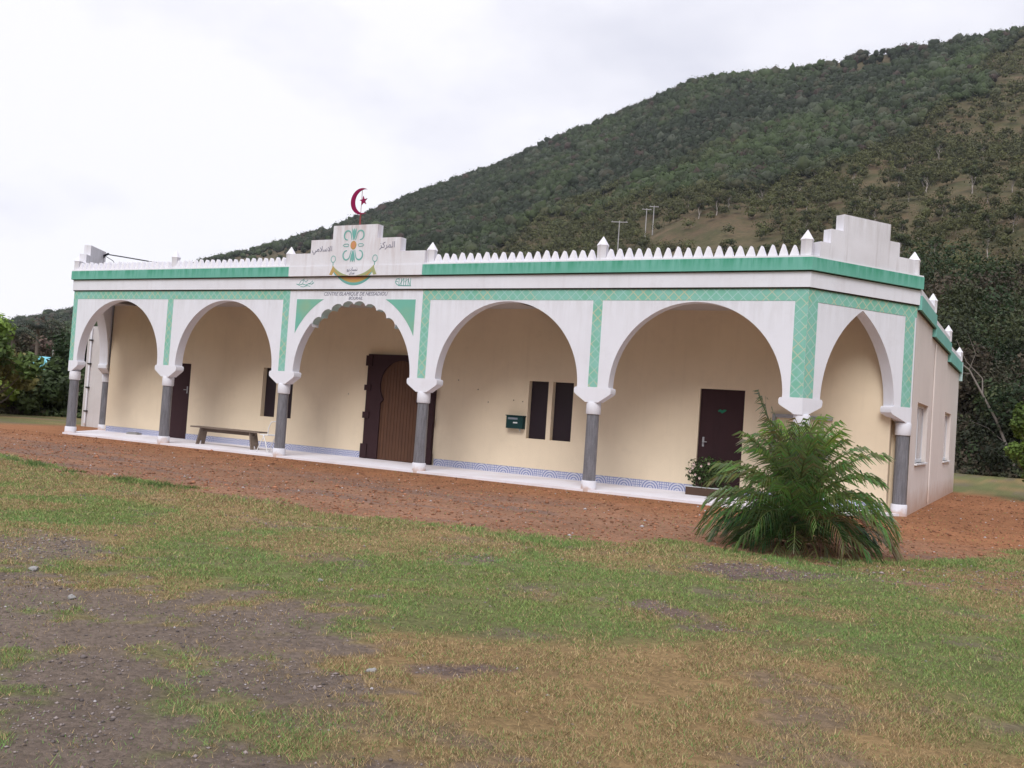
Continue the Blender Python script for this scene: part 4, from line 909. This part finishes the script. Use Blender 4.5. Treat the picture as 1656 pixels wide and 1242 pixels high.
# letter box
mbx=empty('mailbox',(13.17,D,1.2),'dark green metal letter box fixed to the cream wall left of the slit windows','mailbox')
mb=MB(); mb.prism([(-.215,-.15),(.215,-.15),(.215,.135),(-.215,.135)],-.14,-.0); mb.build('body','boxgreen',mbx)
mb=MB(lambda s,d,z:(s,d,z)); mb.box(-.23,.23,-.16,0,.135,.155); mb.build('lid','boxgreen',mbx)
mb=MB(); mb.box(-.17,.08,-.144,-.14,.055,.10); mb.build('name_plate','greylabel',mbx)
mb=MB(); mb.box(-.03,.08,-.145,-.14,-.03,0.0); mb.build('sticker','label',mbx)
mb=MB(); mb.tube([(.10,-.06,-.15),(.13,-.07,-.2)],.015,6); mb.build('latch','label',mbx)
# flat block on the porch floor
fb=MB(); fb.box(-.19,.19,-.1,.1,0,.045); fb.box(-.16,.1,-.07,.08,.045,.06); o=fb.build('paving_block','concrete'); o.location=(.55,1.92,.013); o.rotation_euler=(0,0,R(12)); tag(o,'flat grey block lying on the porch floor by the left end wall','block')
# planter with flowering plant in front of the far right door
pt=empty('planter',(17.92,1.55,.012),'brown trough planter with pale flowers standing before the right hand door','planter')
mb=MB(); mb.box(-.40,.40,-.13,.13,0,.16); mb.build('trough','brown',pt)
mb=MB(); mb.box(-.39,.39,-.12,.12,.155,.172); mb.build('pebbles','label',pt)
rg=np.random.default_rng(77); n=1500; u=rg.normal(0,1,(n,3)); u/=np.linalg.norm(u,axis=1,keepdims=True); P=u*np.array([.48,.28,.33])*(.4+.65*rg.random((n,1)))+np.array([0.02,0,.46]); V=leafquads(P,u+[0,0,.4],.045*(.5+rg.random(n)),.7,rg,.4)
npmesh('foliage',V,np.arange(n*4).reshape(-1,4),'leaf',pt,col=np.repeat(np.array([.05,.085,.025])*(.6+.8*rg.random((n,1))),4,0))
mb=MB()
for i in range(26):
    a=rnd.random()*6.28; s=rnd.uniform(.1,.3); mb.tube([(s*.6*math.cos(a),s*.4*math.sin(a),.16),(s*1.2*math.cos(a),s*.7*math.sin(a),.3+rnd.random()*.25)],.005,4)
mb.build('stems','brown',pt)
for i,(x,z) in enumerate(((-.20,.62),(-.05,.60),(-.27,.48),(-.16,.42),(-.07,.36),(.1,.66),(-.22,.55))):
    mb=MB()
    for k_ in range(5):
        a=k_*2*PI/5; mb.face([(x,-.28,z),(x+.022*math.cos(a-.5),-.30,z+.022*math.sin(a-.5)),(x+.03*math.cos(a),-.305,z+.03*math.sin(a)),(x+.022*math.cos(a+.5),-.30,z+.022*math.sin(a+.5))])
    mb.build('flower','petal',pt,weld=False)
# fallen aerial on the roof
an=empty('roof_aerial',(0,0,4.3),'dark bent aerial mast and stay wires lying on the roof behind the left parapet','aerial')
def cab(name,pts,r): mb=MB(); mb.tube([Vector(p)-Vector((0,0,4.3)) for p in pts],r,6); mb.build(name,'black',an)
cab('mast',[(-.82,1.45,5.22),(-.62,1.42,5.26),(.6,1.1,5.09),(2.0,.75,4.89)],.018); cab('mast_tip',[(2.0,.75,4.89),(3.75,.3,4.68)],.008)
cab('bracket',[(-.98,1.55,5.13),(-.80,1.45,5.23),(-.55,1.4,5.27)],.032); cab('stay_wire',[(-.75,1.45,5.22),(.2,1.0,4.98),(1.35,.3,4.62)],.009); cab('stay_wire',[(-.83,1.45,5.2),(-.84,1.45,4.35)],.009)

# ------------------------------------------------------------------ palm in front of the right-hand arch
pm=empty('date_palm',(21.05,-4.78,-.05),'dense green bushy palm with arching fronds growing at the lawn edge','palm tree')
mb=MB(); mb.lathe((0,0),[(0,-.1),(.11,-.1),(.12,.1),(.10,.3),(.11,.45),(.07,.62),(0,.7)],14); mb.build('trunk','brown',pm)
def frond(az_,e0,L,droop,seed,z0,col):
    q=random.Random(seed); V=[];F=[];C=[]; n=18; pts=[]; p=Vector((.05*math.cos(az_),.05*math.sin(az_),z0)); e=e0; sd0=q.uniform(-.12,.12)
    for i in range(n+1):
        pts.append(p.copy()); p=p+Vector((math.cos(az_+sd0*i/n)*math.cos(e),math.sin(az_+sd0*i/n)*math.cos(e),math.sin(e)))*(L/n); e-=droop/n*(.4+1.2*i/n)
    def addq(a,b,c,d,col_): k=len(V); V.extend([a,b,c,d]); F.append((k,k+1,k+2,k+3)); C.extend([col_]*4)
    for i in range(n):
        t=(pts[i+1]-pts[i]).normalized(); s=t.cross(Vector((0,0,1))); s=s.normalized() if s.length>1e-3 else Vector((1,0,0)); w=.013*(1-.75*i/n); u=s.cross(t)
        addq(pts[i]-s*w,pts[i]+s*w,pts[i+1]+s*w*.9,pts[i+1]-s*w*.9,(.14,.16,.05)); addq(pts[i]-u*w,pts[i]+u*w,pts[i+1]+u*w*.9,pts[i+1]-u*w*.9,(.10,.13,.04))
    m_=int(24*L/1.4)+5
    for j in range(m_):
        t0=.12+.87*j/m_; x=t0*n; i=min(int(x),n-1); b=pts[i].lerp(pts[i+1],x-i); t=(pts[i+1]-pts[i]).normalized(); s=t.cross(Vector((0,0,1))); s=s.normalized() if s.length>1e-3 else Vector((1,0,0)); u=s.cross(t).normalized()
        ll=(.40*math.sin(PI*min(1,.12+t0*.80))**.7+.05)*q.uniform(.85,1.12)*(L/1.35)**.4
        for sg in (-1,1):
            dr=(s*sg*(.85-.35*t0)+t*(.55+.6*t0)+u*q.uniform(.05,.45)).normalized(); w=.0125
            p0=b;p1=b+dr*ll*.5;p2=p1+(dr+Vector((0,0,-.8-.5*q.random()))).normalized()*ll*.5; wd=(t*.8+u*.4).normalized()*w
            c=tuple(v*q.uniform(.7,1.25) for v in col)
            addq(p0-wd*.6,p0+wd*.6,p1+wd,p1-wd,c); addq(p1-wd,p1+wd,p2+wd*.12,p2-wd*.12,c)
    return npmesh('frond',[tuple(v) for v in V],F,'palmleaf',pm,col=np.array(C))
NF=76; GA=PI*(3-5**.5)
for i in range(NF):
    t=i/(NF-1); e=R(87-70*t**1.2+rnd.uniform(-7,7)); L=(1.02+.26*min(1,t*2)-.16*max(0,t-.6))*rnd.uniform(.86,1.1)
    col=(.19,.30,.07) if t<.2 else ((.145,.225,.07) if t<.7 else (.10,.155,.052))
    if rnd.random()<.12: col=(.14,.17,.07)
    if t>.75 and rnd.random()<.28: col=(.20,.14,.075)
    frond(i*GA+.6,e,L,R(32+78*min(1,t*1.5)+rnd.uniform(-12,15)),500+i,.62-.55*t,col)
for i in range(30):
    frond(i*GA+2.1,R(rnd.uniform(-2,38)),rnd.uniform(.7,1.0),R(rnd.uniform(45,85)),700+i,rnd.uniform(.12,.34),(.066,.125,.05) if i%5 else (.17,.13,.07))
# tall spear frond leaning left, above the rest
frond(R(205),R(74),1.50,R(12),901,.50,(.10,.145,.07))

# ------------------------------------------------------------------ sky and light
w=bpy.data.worlds.new('World'); SC.world=w; w.use_nodes=True; nt=w.node_tree; bg=nt.nodes['Background']
sky=N(nt,'ShaderNodeTexSky'); sky.sky_type='NISHITA'; sky.sun_disc=False; SE,SR=R(46),R(163); sky.sun_elevation=SE; sky.sun_rotation=SR
tc=N(nt,'ShaderNodeTexCoord').outputs['Generated']
n1=noise(nt,tc,2.2,5,.55,(1,1,2.2)); n2=noise(nt,tc,5.5,4,.5,(1,1,2.0))
f=math_(nt,'ADD',math_(nt,'MULTIPLY',n1,.75),math_(nt,'MULTIPLY',n2,.25))
# brighter low in the west (left of the picture), duller over the hill
dp=N(nt,'ShaderNodeVectorMath'); dp.operation='DOT_PRODUCT'; nt.links.new(tc,dp.inputs[0]); dp.inputs[1].default_value=(-.86,.40,.12)
f=math_(nt,'ADD',f,math_(nt,'MULTIPLY',dp.outputs['Value'],.42))
x=N(nt,'ShaderNodeSeparateXYZ'); nt.links.new(tc,x.inputs[0])
c=mixc(nt,ramp(nt,f,(.46,.84)),(5.2,5.35,6.5),(8.9,8.8,9.3))
up_=ramp(nt,x.outputs[2],(.38,.95)); c=mixc(nt,up_,c,(12.0,11.8,12.6))
mx=mixc(nt,.93,sky.outputs[0],c); nt.links.new(mx,bg.inputs[0]); bg.inputs[1].default_value=.1
sl=bpy.data.lights.new('sun','SUN'); sl.energy=2.0; sl.angle=R(30); sl.color=(1,.98,.965); so=bpy.data.objects.new('sun',sl); COL.objects.link(so)
dirv=Vector((math.sin(SR)*math.cos(SE),math.cos(SR)*math.cos(SE),math.sin(SE))); so.rotation_euler=dirv.to_track_quat('Z','Y').to_euler(); so.location=(0,-30,40)
SC.view_settings.view_transform='Standard'; SC.view_settings.look='None'; SC.view_settings.gamma=1; SC.view_settings.exposure=0.3
SC.cycles.use_denoising=True; SC.cycles.max_bounces=6; SC.cycles.transparent_max_bounces=8

hz=bpy.data.materials.new('haze'); hz.use_nodes=True; nt=hz.node_tree; nt.nodes.remove(nt.nodes['Principled BSDF']); pv=N(nt,'ShaderNodeVolumePrincipled'); pv.inputs['Color'].default_value=(.80,.84,.93,1); pv.inputs['Density'].default_value=.00010; pv.inputs['Anisotropy'].default_value=.1; nt.links.new(pv.outputs[0],nt.nodes['Material Output'].inputs['Volume'])
mb=MB(); mb.box(-1500,1550,-1550,1500,-4,330); M['haze']=hz; tag(mb.build('haze','haze'),'thin pale haze in the air over the valley',None,None,'stuff')
SC.cycles.volume_bounces=0; SC.cycles.volume_step_rate=10
